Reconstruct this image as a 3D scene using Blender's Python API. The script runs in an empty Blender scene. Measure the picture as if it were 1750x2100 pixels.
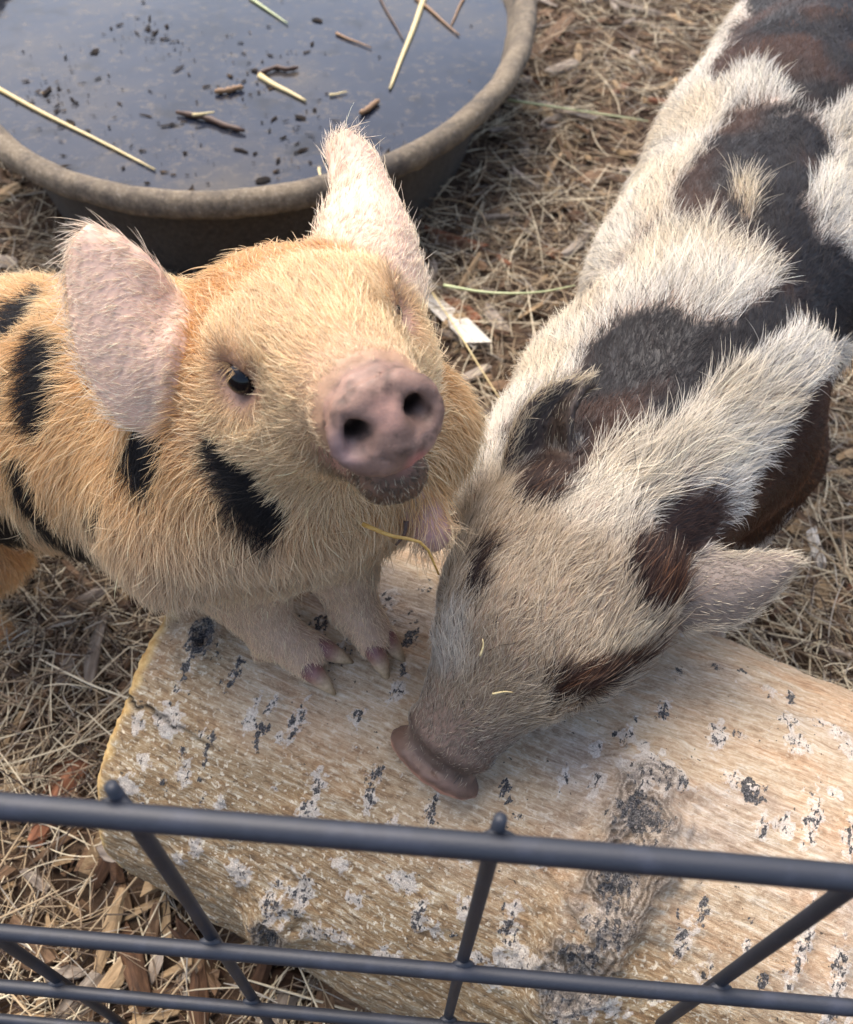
import bpy, math, random, time
import numpy as np
from mathutils import Vector, Matrix

T0 = time.time()
rng = np.random.default_rng(11)
random.seed(11)
scene = bpy.context.scene
col = scene.collection

# ------------------------------------------------------------------ camera
# px = pixel in a 1750 x 2100 copy of the picture
CAM_H, F, CX, CY = 0.80, 1752.0, 875.0, 1050.0
PITCH, ROLL = math.radians(50.6), math.radians(2.58)
fwd = np.array([0, math.cos(PITCH), -math.sin(PITCH)])
_r0 = np.array([1.0, 0, 0]); _u0 = np.cross(_r0, fwd)
RGT = _r0 * math.cos(ROLL) + _u0 * math.sin(ROLL)
UP = _u0 * math.cos(ROLL) - _r0 * math.sin(ROLL)
CAM = np.array([0, 0, CAM_H])
cam_data = bpy.data.cameras.new('camera')
cam = bpy.data.objects.new('camera', cam_data); col.objects.link(cam)
m = Matrix.Identity(4)
for i in range(3):
    m[i][0], m[i][1], m[i][2], m[i][3] = RGT[i], UP[i], -fwd[i], CAM[i]
cam.matrix_world = m
cam_data.sensor_fit = 'VERTICAL'; cam_data.sensor_height = 36.0
cam_data.lens = 36.0 * F / 2100.0
cam_data.clip_start = 0.01; cam_data.clip_end = 500
cam_data.dof.use_dof = True
cam_data.dof.focus_distance = 0.45
cam_data.dof.aperture_fstop = cam_data.lens / 2.5
scene.camera = cam

# ------------------------------------------------------------------ light
SUN_EL, SUN_AZ = math.radians(62), math.radians(-35)   # azimuth from +Y towards +X
world = bpy.data.worlds.new('World'); scene.world = world; world.use_nodes = True
wn = world.node_tree.nodes; bg = wn['Background']
sky = wn.new('ShaderNodeTexSky'); sky.sky_type = 'NISHITA'; sky.sun_disc = False
sky.sun_elevation = SUN_EL; sky.sun_rotation = SUN_AZ
sky.air_density = 1.0; sky.dust_density = 5.0; sky.ozone_density = 1.0
world.node_tree.links.new(sky.outputs[0], bg.inputs[0]); bg.inputs[1].default_value = 0.15
sun_d = bpy.data.lights.new('sun', 'SUN'); sun_d.energy = 1.2; sun_d.angle = math.radians(50)
sun_d.color = (1.0, 0.94, 0.86)
sun = bpy.data.objects.new('sun', sun_d); col.objects.link(sun)
sd = Vector((math.sin(SUN_AZ) * math.cos(SUN_EL), math.cos(SUN_AZ) * math.cos(SUN_EL), math.sin(SUN_EL)))
sun.rotation_euler = sd.to_track_quat('Z', 'Y').to_euler()
vs = scene.view_settings
vs.view_transform = 'Standard'; vs.look = 'None'; vs.gamma = 1.0; vs.use_curve_mapping = False
vs.exposure = 1.28
scene.cycles.max_bounces = 8; scene.cycles.diffuse_bounces = 4; scene.cycles.glossy_bounces = 3
scene.cycles.transmission_bounces = 6; scene.cycles.transparent_max_bounces = 8

# ------------------------------------------------------------------ helpers
def ray(x, y): return fwd + RGT * (x - CX) / F - UP * (y - CY) / F
def at(x, y, depth): return CAM + ray(x, y) * depth
def atz(x, y, z):
    d = ray(x, y); return CAM + d * ((z - CAM_H) / d[2])
def proj(p):
    d = np.asarray(p, float) - CAM
    z = d @ fwd
    return CX + F * (d @ RGT) / z, CY - F * (d @ UP) / z, z
def srgb(r, g, b):
    c = np.array([r, g, b], float) / 255
    return np.where(c <= .04045, c / 12.92, ((c + .055) / 1.055) ** 2.4)
def S(r, g, b): return tuple(srgb(r, g, b)) + (1.0,)

_tab = np.random.default_rng(5).random((32, 32, 32)).astype(np.float32)
def vnoise(p, scale, seed=0):
    q = np.asarray(p, np.float32) * scale + seed * 7.31
    i = np.floor(q).astype(int); f = q - i; f = f * f * (3 - 2 * f); i &= 31; j = (i + 1) & 31
    x0, y0, z0 = i[..., 0], i[..., 1], i[..., 2]; x1, y1, z1 = j[..., 0], j[..., 1], j[..., 2]
    fx, fy, fz = f[..., 0], f[..., 1], f[..., 2]
    a = _tab[x0, y0, z0] * (1 - fx) + _tab[x1, y0, z0] * fx
    b = _tab[x0, y1, z0] * (1 - fx) + _tab[x1, y1, z0] * fx
    c = _tab[x0, y0, z1] * (1 - fx) + _tab[x1, y0, z1] * fx
    d = _tab[x0, y1, z1] * (1 - fx) + _tab[x1, y1, z1] * fx
    a = a * (1 - fy) + b * fy; c = c * (1 - fy) + d * fy
    return a * (1 - fz) + c * fz
def fbm(p, scale, seed=0, n=3):
    s, w, t = 0, 1, 0
    for k in range(n):
        s = s + w * vnoise(p, scale * 2 ** k, seed + k); t += w; w *= .5
    return s / t
def sstep(a, b, x):
    t = np.clip((x - a) / (b - a), 0, 1); return t * t * (3 - 2 * t)
def unit(v): return v / np.maximum(np.linalg.norm(v, axis=-1, keepdims=True), 1e-12)
def in_poly(x, y, poly):
    r = np.zeros(np.shape(x), bool); n = len(poly)
    for i in range(n):
        x0, y0 = poly[i]; x1, y1 = poly[(i + 1) % n]
        c = ((y0 > y) != (y1 > y)) & (x < (x1 - x0) * (y - y0) / ((y1 - y0) or 1e-9) + x0)
        r ^= c
    return r
def catmull(pts, n):
    P = np.array(pts, float); P = np.vstack([2 * P[0] - P[1], P, 2 * P[-1] - P[-2]])
    k = len(P) - 3; u = np.linspace(0, k - 1e-6, n); i = u.astype(int); t = (u - i)[:, None]
    a, b, c, d = P[i], P[i + 1], P[i + 2], P[i + 3]
    return .5 * (2 * b + (c - a) * t + (2 * a - 5 * b + 4 * c - d) * t ** 2 + (3 * b - 3 * c + d - a) * t ** 3)

def tag(o, label=None, cat=None, group=None, kind=None):
    for k, v in (('label', label), ('category', cat), ('group', group), ('kind', kind)):
        if v: o[k] = v
    return o
def empty(name, loc):
    o = bpy.data.objects.new(name, None); o.empty_display_size = .02
    o.location = loc; col.objects.link(o); return o
def mesh_data(name, V, Fq, mat=None, smooth=True, attrs=None):
    me = bpy.data.meshes.new(name); V = np.asarray(V, np.float32)
    me.vertices.add(len(V)); me.vertices.foreach_set('co', V.ravel())
    if isinstance(Fq, np.ndarray):
        n, k = Fq.shape; loops = Fq.ravel(); starts = np.arange(n) * k
    else:
        loops = np.array([i for f in Fq for i in f]); ln = np.array([len(f) for f in Fq]); starts = np.cumsum(ln) - ln; n = len(Fq)
    me.loops.add(len(loops)); me.loops.foreach_set('vertex_index', loops.astype(np.int32))
    me.polygons.add(n); me.polygons.foreach_set('loop_start', starts.astype(np.int32))
    me.update(calc_edges=True); me.validate()
    me.polygons.foreach_set('use_smooth', np.full(len(me.polygons), smooth))
    for an, arr in (attrs or {}).items():
        arr = np.asarray(arr, np.float32)
        if arr.ndim == 1:
            me.attributes.new(an, 'FLOAT', 'POINT').data.foreach_set('value', arr)
        elif arr.shape[1] == 3:
            me.attributes.new(an, 'FLOAT_VECTOR', 'POINT').data.foreach_set('vector', arr.ravel())
        else:
            me.attributes.new(an, 'FLOAT_COLOR', 'POINT').data.foreach_set('color', arr.ravel())
    if mat: me.materials.append(mat)
    return me
def obj(name, data, parent=None, loc=None):
    o = bpy.data.objects.new(name, data); col.objects.link(o)
    if parent is not None: o.parent = parent
    if loc is not None: o.location = loc
    return o
def tube(path, rad, ns=8, cap=True):
    """verts/faces of a tube along path (n,3) with radii rad"""
    P = np.asarray(path, float); n = len(P); rad = np.broadcast_to(rad, (n,))
    t = unit(np.gradient(P, axis=0)); a = np.array([0, 0, 1.0]) if abs(t[0][2]) < .9 else np.array([1.0, 0, 0])
    V = []
    for i in range(n):
        b = unit(np.cross(t[i], a)); c = np.cross(b, t[i]); a = c
        th = np.arange(ns) / ns * 2 * math.pi
        V.append(P[i] + rad[i] * (np.cos(th)[:, None] * b + np.sin(th)[:, None] * c))
    V = np.vstack(V); Fc = []
    for i in range(n - 1):
        for j in range(ns):
            k = (j + 1) % ns
            Fc.append((i * ns + j, i * ns + k, (i + 1) * ns + k, (i + 1) * ns + j))
    if cap:
        Fc.append(tuple(range(ns))[::-1]); Fc.append(tuple((n - 1) * ns + j for j in range(ns)))
    return V, Fc

def curves_obj(name, pts, rad, colr, mat, parent=None, loc=(0, 0, 0)):
    """pts (N,K,3), rad (N,K), colr (N,K,3): strands as one hair-curves object"""
    N, K, _ = pts.shape
    hc = bpy.data.hair_curves.new(name); hc.add_curves([K] * N)
    hc.attributes['position'].data.foreach_set('vector', np.ascontiguousarray(pts, np.float32).ravel())
    ra = hc.attributes.get('radius') or hc.attributes.new('radius', 'FLOAT', 'POINT')
    ra.data.foreach_set('value', np.ascontiguousarray(rad, np.float32).ravel())
    c4 = np.ones((N, K, 4), np.float32); c4[..., :3] = colr
    hc.attributes.new('tint', 'FLOAT_COLOR', 'POINT').data.foreach_set('color', c4.ravel())
    hc.materials.append(mat)
    return obj(name, hc, parent, loc)

# ---- materials
class NT:
    def __init__(s, name):
        s.m = bpy.data.materials.new(name); s.m.use_nodes = True; s.t = s.m.node_tree; s.n = s.t.nodes
        s.b = s.n['Principled BSDF']; s.out = s.n['Material Output']
    def link(s, a, b): s.t.links.new(a, b)
    def put(s, inp, v):
        if isinstance(v, bpy.types.NodeSocket): s.link(v, inp)
        elif v is not None: inp.default_value = v
    def new(s, typ, **kw):
        n = s.n.new('ShaderNode' + typ)
        for k, v in kw.items(): setattr(n, k, v)
        return n
    def attr(s, name, out='Color'): return s.new('Attribute', attribute_name=name).outputs[out]
    def noise(s, vec, scale, detail=4, rough=.6, dist=0.0, out='Fac'):
        n = s.new('TexNoise'); s.put(n.inputs['Vector'], vec); n.inputs['Scale'].default_value = scale
        n.inputs['Detail'].default_value = detail; n.inputs['Roughness'].default_value = rough; n.inputs['Distortion'].default_value = dist
        return n.outputs[out]
    def mapping(s, vec, sc=(1, 1, 1), rot=(0, 0, 0)):
        n = s.new('Mapping'); s.put(n.inputs[0], vec); n.inputs['Scale'].default_value = sc; n.inputs['Rotation'].default_value = rot
        return n.outputs[0]
    def ramp(s, fac, stops, interp='LINEAR'):
        n = s.new('ValToRGB'); s.put(n.inputs[0], fac); e = n.color_ramp.elements; n.color_ramp.interpolation = interp
        while len(e) < len(stops): e.new(.5)
        for el, (p, c) in zip(e, stops):
            el.position = p; el.color = c if len(c) == 4 else tuple(c) + (1,)
        return n.outputs[0]
    def mix(s, fac, a, b, mode='MIX'):
        n = s.new('Mix', data_type='RGBA', blend_type=mode); s.put(n.inputs[0], fac); s.put(n.inputs[6], a); s.put(n.inputs[7], b)
        return n.outputs[2]
    def math(s, op, a, b=None, c=None, clamp=False):
        n = s.new('Math', operation=op, use_clamp=clamp); s.put(n.inputs[0], a)
        if b is not None: s.put(n.inputs[1], b)
        if c is not None: s.put(n.inputs[2], c)
        return n.outputs[0]
    def mrange(s, v, a, b, c=0.0, d=1.0):
        n = s.new('MapRange'); s.put(n.inputs[0], v)
        for i, x in enumerate((a, b, c, d)): n.inputs[i + 1].default_value = x
        return n.outputs[0]
    def bump(s, h, strength, dist, nrm=None):
        n = s.new('Bump'); s.put(n.inputs['Height'], h); n.inputs['Strength'].default_value = strength; n.inputs['Distance'].default_value = dist
        if nrm is not None: s.put(n.inputs['Normal'], nrm)
        return n.outputs[0]
    def set(s, **kw):
        for k, v in kw.items(): s.put(s.b.inputs[k.replace('_', ' ')], v)
        return s.m
    def objco(s): return s.new('TexCoord').outputs['Object']

def hair_material(name, rough=.5, spec=.35, transl=.25):
    t = NT(name); c = t.attr('tint')
    t.set(Base_Color=c, Roughness=rough, Specular_IOR_Level=spec)
    tr = t.new('BsdfTranslucent'); t.link(c, tr.inputs[0])
    mx = t.new('MixShader'); mx.inputs[0].default_value = transl
    t.link(t.b.outputs[0], mx.inputs[1]); t.link(tr.outputs[0], mx.inputs[2]); t.link(mx.outputs[0], t.out.inputs[0])
    return t.m

# ------------------------------------------------------------------ ground
GZ = 0.07
def ground_h(xy):
    p = np.concatenate([xy, np.zeros(xy.shape[:-1] + (1,))], -1)
    r = np.linalg.norm(xy - np.array([0, .8]), axis=-1)
    return GZ + ((fbm(p, 7, 1) - .5) * .035 + (fbm(p, 35, 4) - .5) * .016 + (vnoise(p, 120, 9) - .5) * .006) * sstep(6, 2, r)

def make_ground():
    def axis(a, b, h, far):
        mid = np.arange(a, b, h); o = [h]
        while sum(o) < far: o.append(o[-1] * 1.35)
        o = np.cumsum(o); return np.concatenate([a - o[::-1], mid, mid[-1] + o])
    xs = axis(-1.0, 1.1, .007, 60); ys = axis(-.15, 2.7, .008, 60)
    X, Y = np.meshgrid(xs, ys, indexing='ij'); xy = np.stack([X, Y], -1)
    Z = ground_h(xy); V = np.stack([X, Y, Z], -1).reshape(-1, 3)
    nx, ny = len(xs), len(ys); i = np.arange(nx * ny).reshape(nx, ny)
    Q = np.stack([i[:-1, :-1], i[1:, :-1], i[1:, 1:], i[:-1, 1:]], -1).reshape(-1, 4)
    t = NT('soil'); c = t.objco()
    n1 = t.noise(c, 40, 6, .7); n2 = t.noise(c, 9, 4, .6)
    base = t.ramp(n1, [(.25, S(40, 32, 25)), (.5, S(74, 60, 48)), (.75, S(118, 98, 79))])
    base = t.mix(t.mrange(n2, .35, .65), base, t.mix(.5, base, S(70, 52, 38)))
    t.set(Base_Color=base, Roughness=.95, Specular_IOR_Level=.2, Normal=t.bump(t.noise(c, 160, 5, .7), .8, .006))
    o = obj('ground', mesh_data('ground', V, Q, t.m)); tag(o, kind='structure'); return o
make_ground()

# ------------------------------------------------------------------ log
LA = unit(np.array([1, -.405, 0.0])); LN = np.array([-LA[1], LA[0], 0.0]); LZ = np.array([0, 0, 1.0])
LR = .1611; LC = LN * .2542 + LZ * .1612
def log_hit(x, y):
    """pixel -> (t along the log, angle from its top towards the far side, point)"""
    d = ray(x, y); o = CAM - LC; dp = d - LA * (d @ LA); op = o - LA * (o @ LA)
    A, B, Cc = dp @ dp, dp @ op, op @ op - LR * LR; D = max(B * B - A * Cc, 0)
    P = CAM + d * ((-B - math.sqrt(D)) / A); q = P - LC
    return q @ LA, math.atan2(q @ LN, q @ LZ), P
def log_point(t, th, r=LR): return LC + LA * t + (LN * math.sin(th) + LZ * math.cos(th)) * r
T_END, T_FAR = -.272, .80

# bark scars: pixel, half length around the log (mm), half width (mm), darkness, whiteness
SCARS = [(420, 1315, 16, 11, 1, .3), (385, 1370, 20, 4, .9, .5), (480, 1385, 12, 4, .9, .3), (515, 1475, 14, 3.5, .5, .8), (545, 1490, 15, 4, .9, .3),
 (558, 1455, 8, 3, .6, .6), (610, 1480, 14, 5, .7, .7), (572, 1515, 5, 4, .5, .8), (735, 1465, 7, 5, .6, .7), (430, 1545, 18, 3, .8, .3), (380, 1590, 9, 4, .5, .9),
 (280, 1480, 7, 5, .4, .9), (350, 1480, 9, 9, .3, 1), (375, 1540, 6, 3, .6, .4), (650, 1605, 10, 6, .7, .9), (640, 1660, 10, 7, .6, .9), (770, 1600, 15, 4, .9, .5), (755, 1650, 8, 4, .6, .9),
 (890, 1660, 9, 4, .7, .6), (810, 1690, 6, 4, .4, .9), (300, 1560, 5, 5, .2, .9), (270, 1610, 6, 6, .2, 1), (415, 1640, 7, 3, .8, .5), (450, 1650, 5, 4, .4, .9),
 (872, 1210, 12, 4, .8, .4), (800, 1230, 9, 5, .6, .8), (795, 1285, 10, 4, .9, .4), (840, 1310, 13, 4, .9, .3), (825, 1375, 8, 3, .8, .3), (700, 1340, 12, 5, .9, .4), (660, 1280, 9, 6, .9, .4),
 (820, 1420, 8, 5, .4, .8), (905, 1475, 6, 4, .5, .5), (1035, 1610, 5, 4, .7, .2), (1045, 1640, 3, 3, .9, .1), (1060, 1675, 5, 5, .7, .2), (1155, 1600, 9, 3.5, .6, .8), (1220, 1610, 8, 4, .4, .9),
 (1220, 1545, 5, 4, .4, .9), (1285, 1520, 8, 4, .5, .8), (1355, 1465, 10, 4, .7, .6), (1385, 1395, 9, 4, .8, .4), (1460, 1385, 5, 3, .8, .3), (1465, 1520, 9, 6, .6, .9), (1510, 1395, 6, 4, .9, .2),
 (1505, 1520, 4, 4, .6, .5), (1570, 1440, 6, 5, .5, .8), (1610, 1450, 9, 3, .8, .4), (1605, 1500, 6, 5, .6, .8), (1620, 1540, 7, 6, .5, .9), (1670, 1505, 5, 5, .6, .7), (1700, 1520, 6, 5, .4, .9), (1730, 1555, 8, 5, .6, .8),
 (1540, 1635, 10, 9, 1, .1), (1500, 1610, 7, 7, .4, .7), (1705, 1640, 4, 4, .3, .9), (1655, 1690, 15, 5, .7, .8), (1597, 1700, 6, 6, .5, .9), (1555, 1705, 11, 4, .6, .8), (1735, 1725, 9, 5, .7, .8), (1390, 1625, 8, 3, .8, .3),
 (1310, 1540, 6, 6, .3, .9), (1330, 1600, 12, 16, .45, 1), (1300, 1690, 18, 13, 1, .6), (1265, 1790, 22, 11, .95, .5), (1245, 1870, 10, 15, .6, .8), (1190, 1930, 12, 11, .8, .5), (1185, 2000, 14, 20, .3, 1),
 (1050, 1895, 11, 5, .8, .6), (1055, 1955, 9, 12, .2, 1), (1385, 1870, 8, 3, .8, .3), (1440, 1860, 7, 4, .8, .5), (1395, 1920, 10, 4, .6, .8), (1440, 1985, 8, 5, .7, .6), (1530, 1880, 3, 3, .9, .5), (1525, 1945, 6, 4, .5, .8),
 (1645, 1900, 13, 4, .6, .8), (1630, 1960, 11, 4, .7, .7), (1710, 1970, 14, 4, .7, .8), (1700, 2040, 12, 4, .6, .9), (1560, 2000, 4, 3, .9, .2), (1610, 1990, 5, 4, .6, .6), (1350, 2020, 6, 6, .5, .7),
 (570, 1850, 18, 9, .7, .8), (620, 1830, 12, 7, .6, .9), (565, 1905, 13, 13, 1, .3), (490, 1790, 9, 7, .3, 1), (400, 1735, 8, 5, .3, .9), (370, 1760, 5, 5, .2, 1), (740, 1840, 7, 5, .3, 1), (870, 1860, 10, 5, .6, .8),
 (830, 1800, 6, 8, .2, 1), (700, 1770, 5, 6, .2, .9), (960, 1850, 6, 4, .4, .9), (800, 1950, 8, 8, .2, 1), (700, 1910, 6, 9, .3, .9), (970, 1950, 7, 7, .3, .9), (900, 1900, 5, 4, .4, .8), (1000, 1990, 8, 6, .3, .9),
 (650, 1900, 9, 8, .5, .8), (1110, 1760, 7, 5, .3, .9), (560, 1700, 6, 4, .5, .6), (960, 1740, 6, 6, .3, .9), (1060, 1850, 7, 4, .5, .8), (470, 1710, 6, 4, .6, .5), (540, 1990, 7, 8, .4, .9)]
KNOTS = [(1300, 1690, .021), (1262, 1800, .022), (565, 1905, .017), (1190, 1975, .02), (420, 1315, .010)]

def make_log():
    nt = 560; ts = np.linspace(T_END, T_FAR, nt)
    th = np.concatenate([np.arange(-2.05, 1.75, .0125), np.linspace(1.75, 2 * math.pi - 2.05, 50)[:-1]]); nth = len(th)
    Tt, Th = np.meshgrid(ts, th, indexing='ij')
    circ = np.stack([Tt, np.sin(Th) * LR, np.cos(Th) * LR], -1)
    u = np.where(Th > math.pi, Th - 2 * math.pi, Th) * LR
    dark = np.zeros_like(Tt); white = np.zeros_like(Tt); rise = np.zeros_like(Tt)
    sc = []
    for (x, y, a, b, dk, wh) in SCARS:
        t, q, _ = log_hit(x, y); sc.append((t, q * LR, a * .0011, b * .0011, dk, wh))
    r2 = np.random.default_rng(3)
    for k in range(150):     # the stretches the picture does not show
        t = r2.uniform(T_END, T_FAR); q = r2.uniform(-2.6, 2.6)
        x, y, z = proj(log_point(t, q))
        if 150 < x < 1760 and y < 2110 and abs(q) < 1.5: continue
        sc.append((t, q * LR, r2.uniform(.004, .016), r2.uniform(.003, .006), r2.uniform(.3, 1), r2.uniform(.3, 1)))
    for k in range(520):     # small pale flecks and pin-pricks all over
        sc.append((r2.uniform(T_END, T_FAR), r2.uniform(-2.0, 1.6) * LR, r2.uniform(.0015, .0045), r2.uniform(.0012, .0028), r2.choice([.1, .5, 1.0], p=[.5, .3, .2]), r2.uniform(.2, 1)))
    for (t, v, a, b, dk, wh) in sc:
        s = np.abs(ts - t) < 5 * b + .01; 
        dt = (Tt[s] - t) / b; dv = (u[s] - v) / a
        wob = (vnoise(circ[s], 420, 3) - .5) * 1.2 + (vnoise(circ[s], 160, 5) - .5) * 1.0
        d = np.sqrt(dt ** 2 + dv ** 2) + np.abs(dt) * np.abs(dv) * .4 + wob
        dark[s] = np.maximum(dark[s], dk * sstep(1.15, .5, d)); white[s] = np.maximum(white[s], wh * sstep(1.6, .7, d))
        rise[s] += .0011 * sstep(2.2, .4, d) * min(1, b / .005)
    kn = np.zeros_like(Tt); kr = np.zeros_like(Tt)
    for (x, y, R) in KNOTS:
        t, q, _ = log_hit(x, y); d = np.sqrt((Tt - t) ** 2 + ((u - q * LR) * .72) ** 2) / R
        d = d + (vnoise(circ, 90, 8) - .5) * .8 + (vnoise(circ, 260, 9) - .5) * .35
        w = sstep(1.25, .6, d); kn = np.maximum(kn, w); kr = np.where(w > .01, d, kr)
        rise += .009 * sstep(2.0, .7, d) - .007 * sstep(.75, .2, d) + .0013 * w * np.sin(d * 24)
    st = circ * np.array([.16, 1, 1])
    fib = fbm(st, 190, 2, 3); lump = fbm(circ, 8, 6, 2)
    grow = .005 * sstep(.03, -.27, Tt) * sstep(.2, -1.2, Th) + .006 * np.sin(Tt * 7 + 1)
    R = LR + (fbm(circ * np.array([.6, 1, 1]), 110, 11, 2) - .5) * .0030 + (lump - .5) * .011 + (fbm(circ, 22, 3, 2) - .5) * .005 + (fbm(circ * np.array([.5, 1, 1]), 45, 7) - .5) * .0035 + (fib - .5) * .0014 + rise + (vnoise(circ, 500, 4) - .5) * .0007 * (1 + 4 * white) + grow
    # crack running in from the sawn end
    ct, cq, _ = log_hit(255, 1435); ct2, cq2, _ = log_hit(445, 1530)
    ck = (Tt - ct) / (ct2 - ct); cv = cq + (cq2 - cq) * np.clip(ck, 0, 1) + (vnoise(circ * np.array([1, 0, 0]), 130, 3) - .5) * .03
    crack = sstep(.0021, .0004, np.abs(u - cv * LR)) * (ck > -.4) * (ck < 1) * (1 - .6 * np.clip(ck, 0, 1)); R = R - crack * .003; 
    edge = sstep(T_END + .006, T_END, Tt); R = R - .0035 * edge ** 2
    dirv = LN * np.sin(Th)[..., None] + LZ * np.cos(Th)[..., None]
    tj = Tt + (vnoise(circ * np.array([0, 1, 1]), 420, 2) - .5) * .0022 * sstep(T_END + .01, T_END, Tt) + (fbm(circ * np.array([0, 1, 1]), 14, 12) - .5) * .008 * sstep(T_END + .06, T_END, Tt)
    V = LC + LA * tj[..., None] + dirv * R[..., None]
    i = np.arange(nt * nth).reshape(nt, nth); j = np.roll(i, -1, 1)
    Q = np.stack([i[:-1], i[1:], j[1:], j[:-1]], -1).reshape(-1, 4)
    root = empty('aspen_log', (LC[0], LC[1], GZ)); b = np.array(root.location)
    lc = np.stack([Tt, u, R - LR], -1).reshape(-1, 3)
    moss = sstep(-.1, -.9, Th + (fbm(circ, 12, 3) - .5) * 1.2) * (Th < math.pi) 
    crackd = crack
    t = NT('aspen_bark'); c = t.attr('lc', 'Vector')
    g = t.math('ADD', t.math('MULTIPLY', t.noise(t.mapping(c, (48, 400, 160)), 1.0, 6, .74, .6), .72), t.math('MULTIPLY', t.noise(c, 190, 6, .72, .4), .28)); g2 = t.noise(t.mapping(c, (9, 30, 12)), 1.0, 6, .68, .6); fine = t.noise(c, 900, 5, .75); spk = t.noise(c, 330, 3, .55)
    base = t.ramp(g, [(.35, S(140, 112, 84)), (.45, S(186, 160, 130)), (.53, S(204, 184, 156)), (.63, S(224, 213, 194))])
    org = t.ramp(g, [(.37, S(132, 90, 58)), (.47, S(184, 138, 98)), (.54, S(204, 164, 126)), (.63, S(222, 194, 160))])
    base = t.mix(t.mrange(g2, .44, .6, 0, .62), base, org)
    gry = t.ramp(g, [(.37, S(130, 113, 99)), (.52, S(184, 168, 152)), (.63, S(212, 204, 194))])
    base = t.mix(t.mrange(t.noise(t.mapping(c, (7, 14, 10)), 1.0, 3, .6), .52, .64, 0, .8), base, gry)
    ms = t.ramp(g, [(.38, S(76, 54, 24)), (.46, S(132, 100, 56)), (.53, S(160, 136, 96)), (.62, S(208, 198, 174))])
    base = t.mix(t.math('MULTIPLY', t.attr('moss', 'Fac'), .85), base, ms)
    stk = t.noise(t.mapping(c, (60, 260, 110)), 1.0, 6, .75, 1.2); base = t.mix(t.math('MULTIPLY', t.mrange(stk, .52, .66), t.math('ADD', t.math('MULTIPLY', t.attr('moss', 'Fac'), .55), .22)), base, S(112, 78, 44))
    mw = t.math('ADD', t.math('MULTIPLY', t.attr('moss', 'Fac'), .65), .3); base = t.mix(t.math('MULTIPLY', t.mrange(spk, .57, .66), mw), base, S(230, 220, 196))
    base = t.mix(t.math('MULTIPLY', t.mrange(t.noise(t.mapping(c, (120, 260, 200)), 1.0, 4, .65), .57, .66), mw), base, S(92, 64, 34))
    base = t.mix(t.mrange(t.noise(c, 260, 2, .5), .71, .74, 0, .9), base, S(34, 29, 27))
    base = t.mix(.12, base, S(194, 177, 152))
    wm = t.math('MULTIPLY', t.mrange(t.math('ADD', t.attr('white', 'Fac'), t.math('MULTIPLY', t.math('SUBTRACT', t.noise(c, 230, 4, .65), .5), 2.6)), .45, .75), t.mrange(t.attr('white', 'Fac'), .02, .2, 0, .62))
    base = t.mix(wm, base, t.ramp(fine, [(.35, S(176, 166, 154)), (.6, S(244, 238, 228))]))
    kt = t.attr('knot', 'Fac'); kring = t.math('SINE', t.math('MULTIPLY', t.math('ADD', t.attr('kr', 'Fac'), t.math('MULTIPLY', fine, .12)), 30.0))
    base = t.mix(kt, base, t.ramp(t.math('ADD', t.math('MULTIPLY', kring, .12), fine), [(.3, S(42, 36, 33)), (.5, S(110, 98, 86)), (.75, S(196, 184, 168))]))
    dm = t.math('ADD', t.math('MULTIPLY', t.attr('dark', 'Fac'), .72), t.math('MULTIPLY', t.math('SUBTRACT', t.noise(t.mapping(c, (330, 190, 250)), 1.0, 4, .65), .5), 3.6)); dm = t.math('MULTIPLY', t.mrange(dm, .45, .62), t.mrange(t.attr('dark', 'Fac'), .02, .12))
    base = t.mix(dm, base, t.ramp(fine, [(.36, S(34, 32, 32)), (.5, S(72, 70, 70)), (.62, S(132, 128, 124))]))
    base = t.mix(t.attr('cut', 'Fac'), base, t.ramp(t.noise(c, 150, 4), [(.3, S(196, 150, 84)), (.7, S(240, 212, 150))]))
    base = t.mix(t.attr('crack', 'Fac'), base, S(30, 22, 16))
    h = t.math('ADD', t.math('MULTIPLY', g, .6), t.math('MULTIPLY', fine, .5))
    t.set(Base_Color=base, Roughness=.72, Specular_IOR_Level=.3, Normal=t.bump(h, .8, .0045))
    cut = np.clip(sstep(T_END + .011, T_END + .001, Tt + (vnoise(circ, 180, 3) - .5) * .009) , 0, 1)
    at_ = dict(lc=lc, dark=dark.ravel(), white=white.ravel(), knot=(kn * .8).ravel(), kr=kr.ravel(), moss=moss.ravel(), cut=cut.ravel(), crack=np.clip(crack * 1.3, 0, 1).ravel())
    obj('bark', mesh_data('bark', V.reshape(-1, 3) - b, Q, t.m, attrs=at_), root)
    # sawn faces
    t = NT('sawn_wood'); c = t.objco()
    w = t.new('TexWave', wave_type='RINGS', rings_direction='X'); t.put(w.inputs['Vector'], c); w.inputs['Scale'].default_value = 60; w.inputs['Distortion'].default_value = 3
    t.set(Base_Color=t.mix(.5, t.ramp(w.outputs['Fac'], [(0, S(196, 150, 92)), (1, S(226, 190, 132))]), t.ramp(t.noise(c, 90, 5), [(.3, S(170, 128, 78)), (.7, S(232, 202, 150))])), Roughness=.8, Normal=t.bump(t.noise(c, 300, 4), .5, .003))
    for tt, row, sg in ((T_END, 0, 1), (T_FAR, nt - 1, -1)):
        ring = V[row]; cen = ring.mean(0); rings = [cen + (ring - cen) * f for f in (1, .97, .8, .55, .3, .1)]
        rings = [r + LA * (vnoise(r, 60, 3)[:, None] - .5) * .004 * (k > 0) for k, r in enumerate(rings)]
        VV = np.vstack(rings + [cen[None]]); nn = nth; fs = []
        for k in range(5):
            for q in range(nn):
                p = (q + 1) % nn; f = (k * nn + q, k * nn + p, (k + 1) * nn + p, (k + 1) * nn + q); fs.append(f if sg > 0 else f[::-1])
        for q in range(nn):
            f = (5 * nn + q, 5 * nn + (q + 1) % nn, 6 * nn); fs.append(f if sg > 0 else f[::-1])
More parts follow.
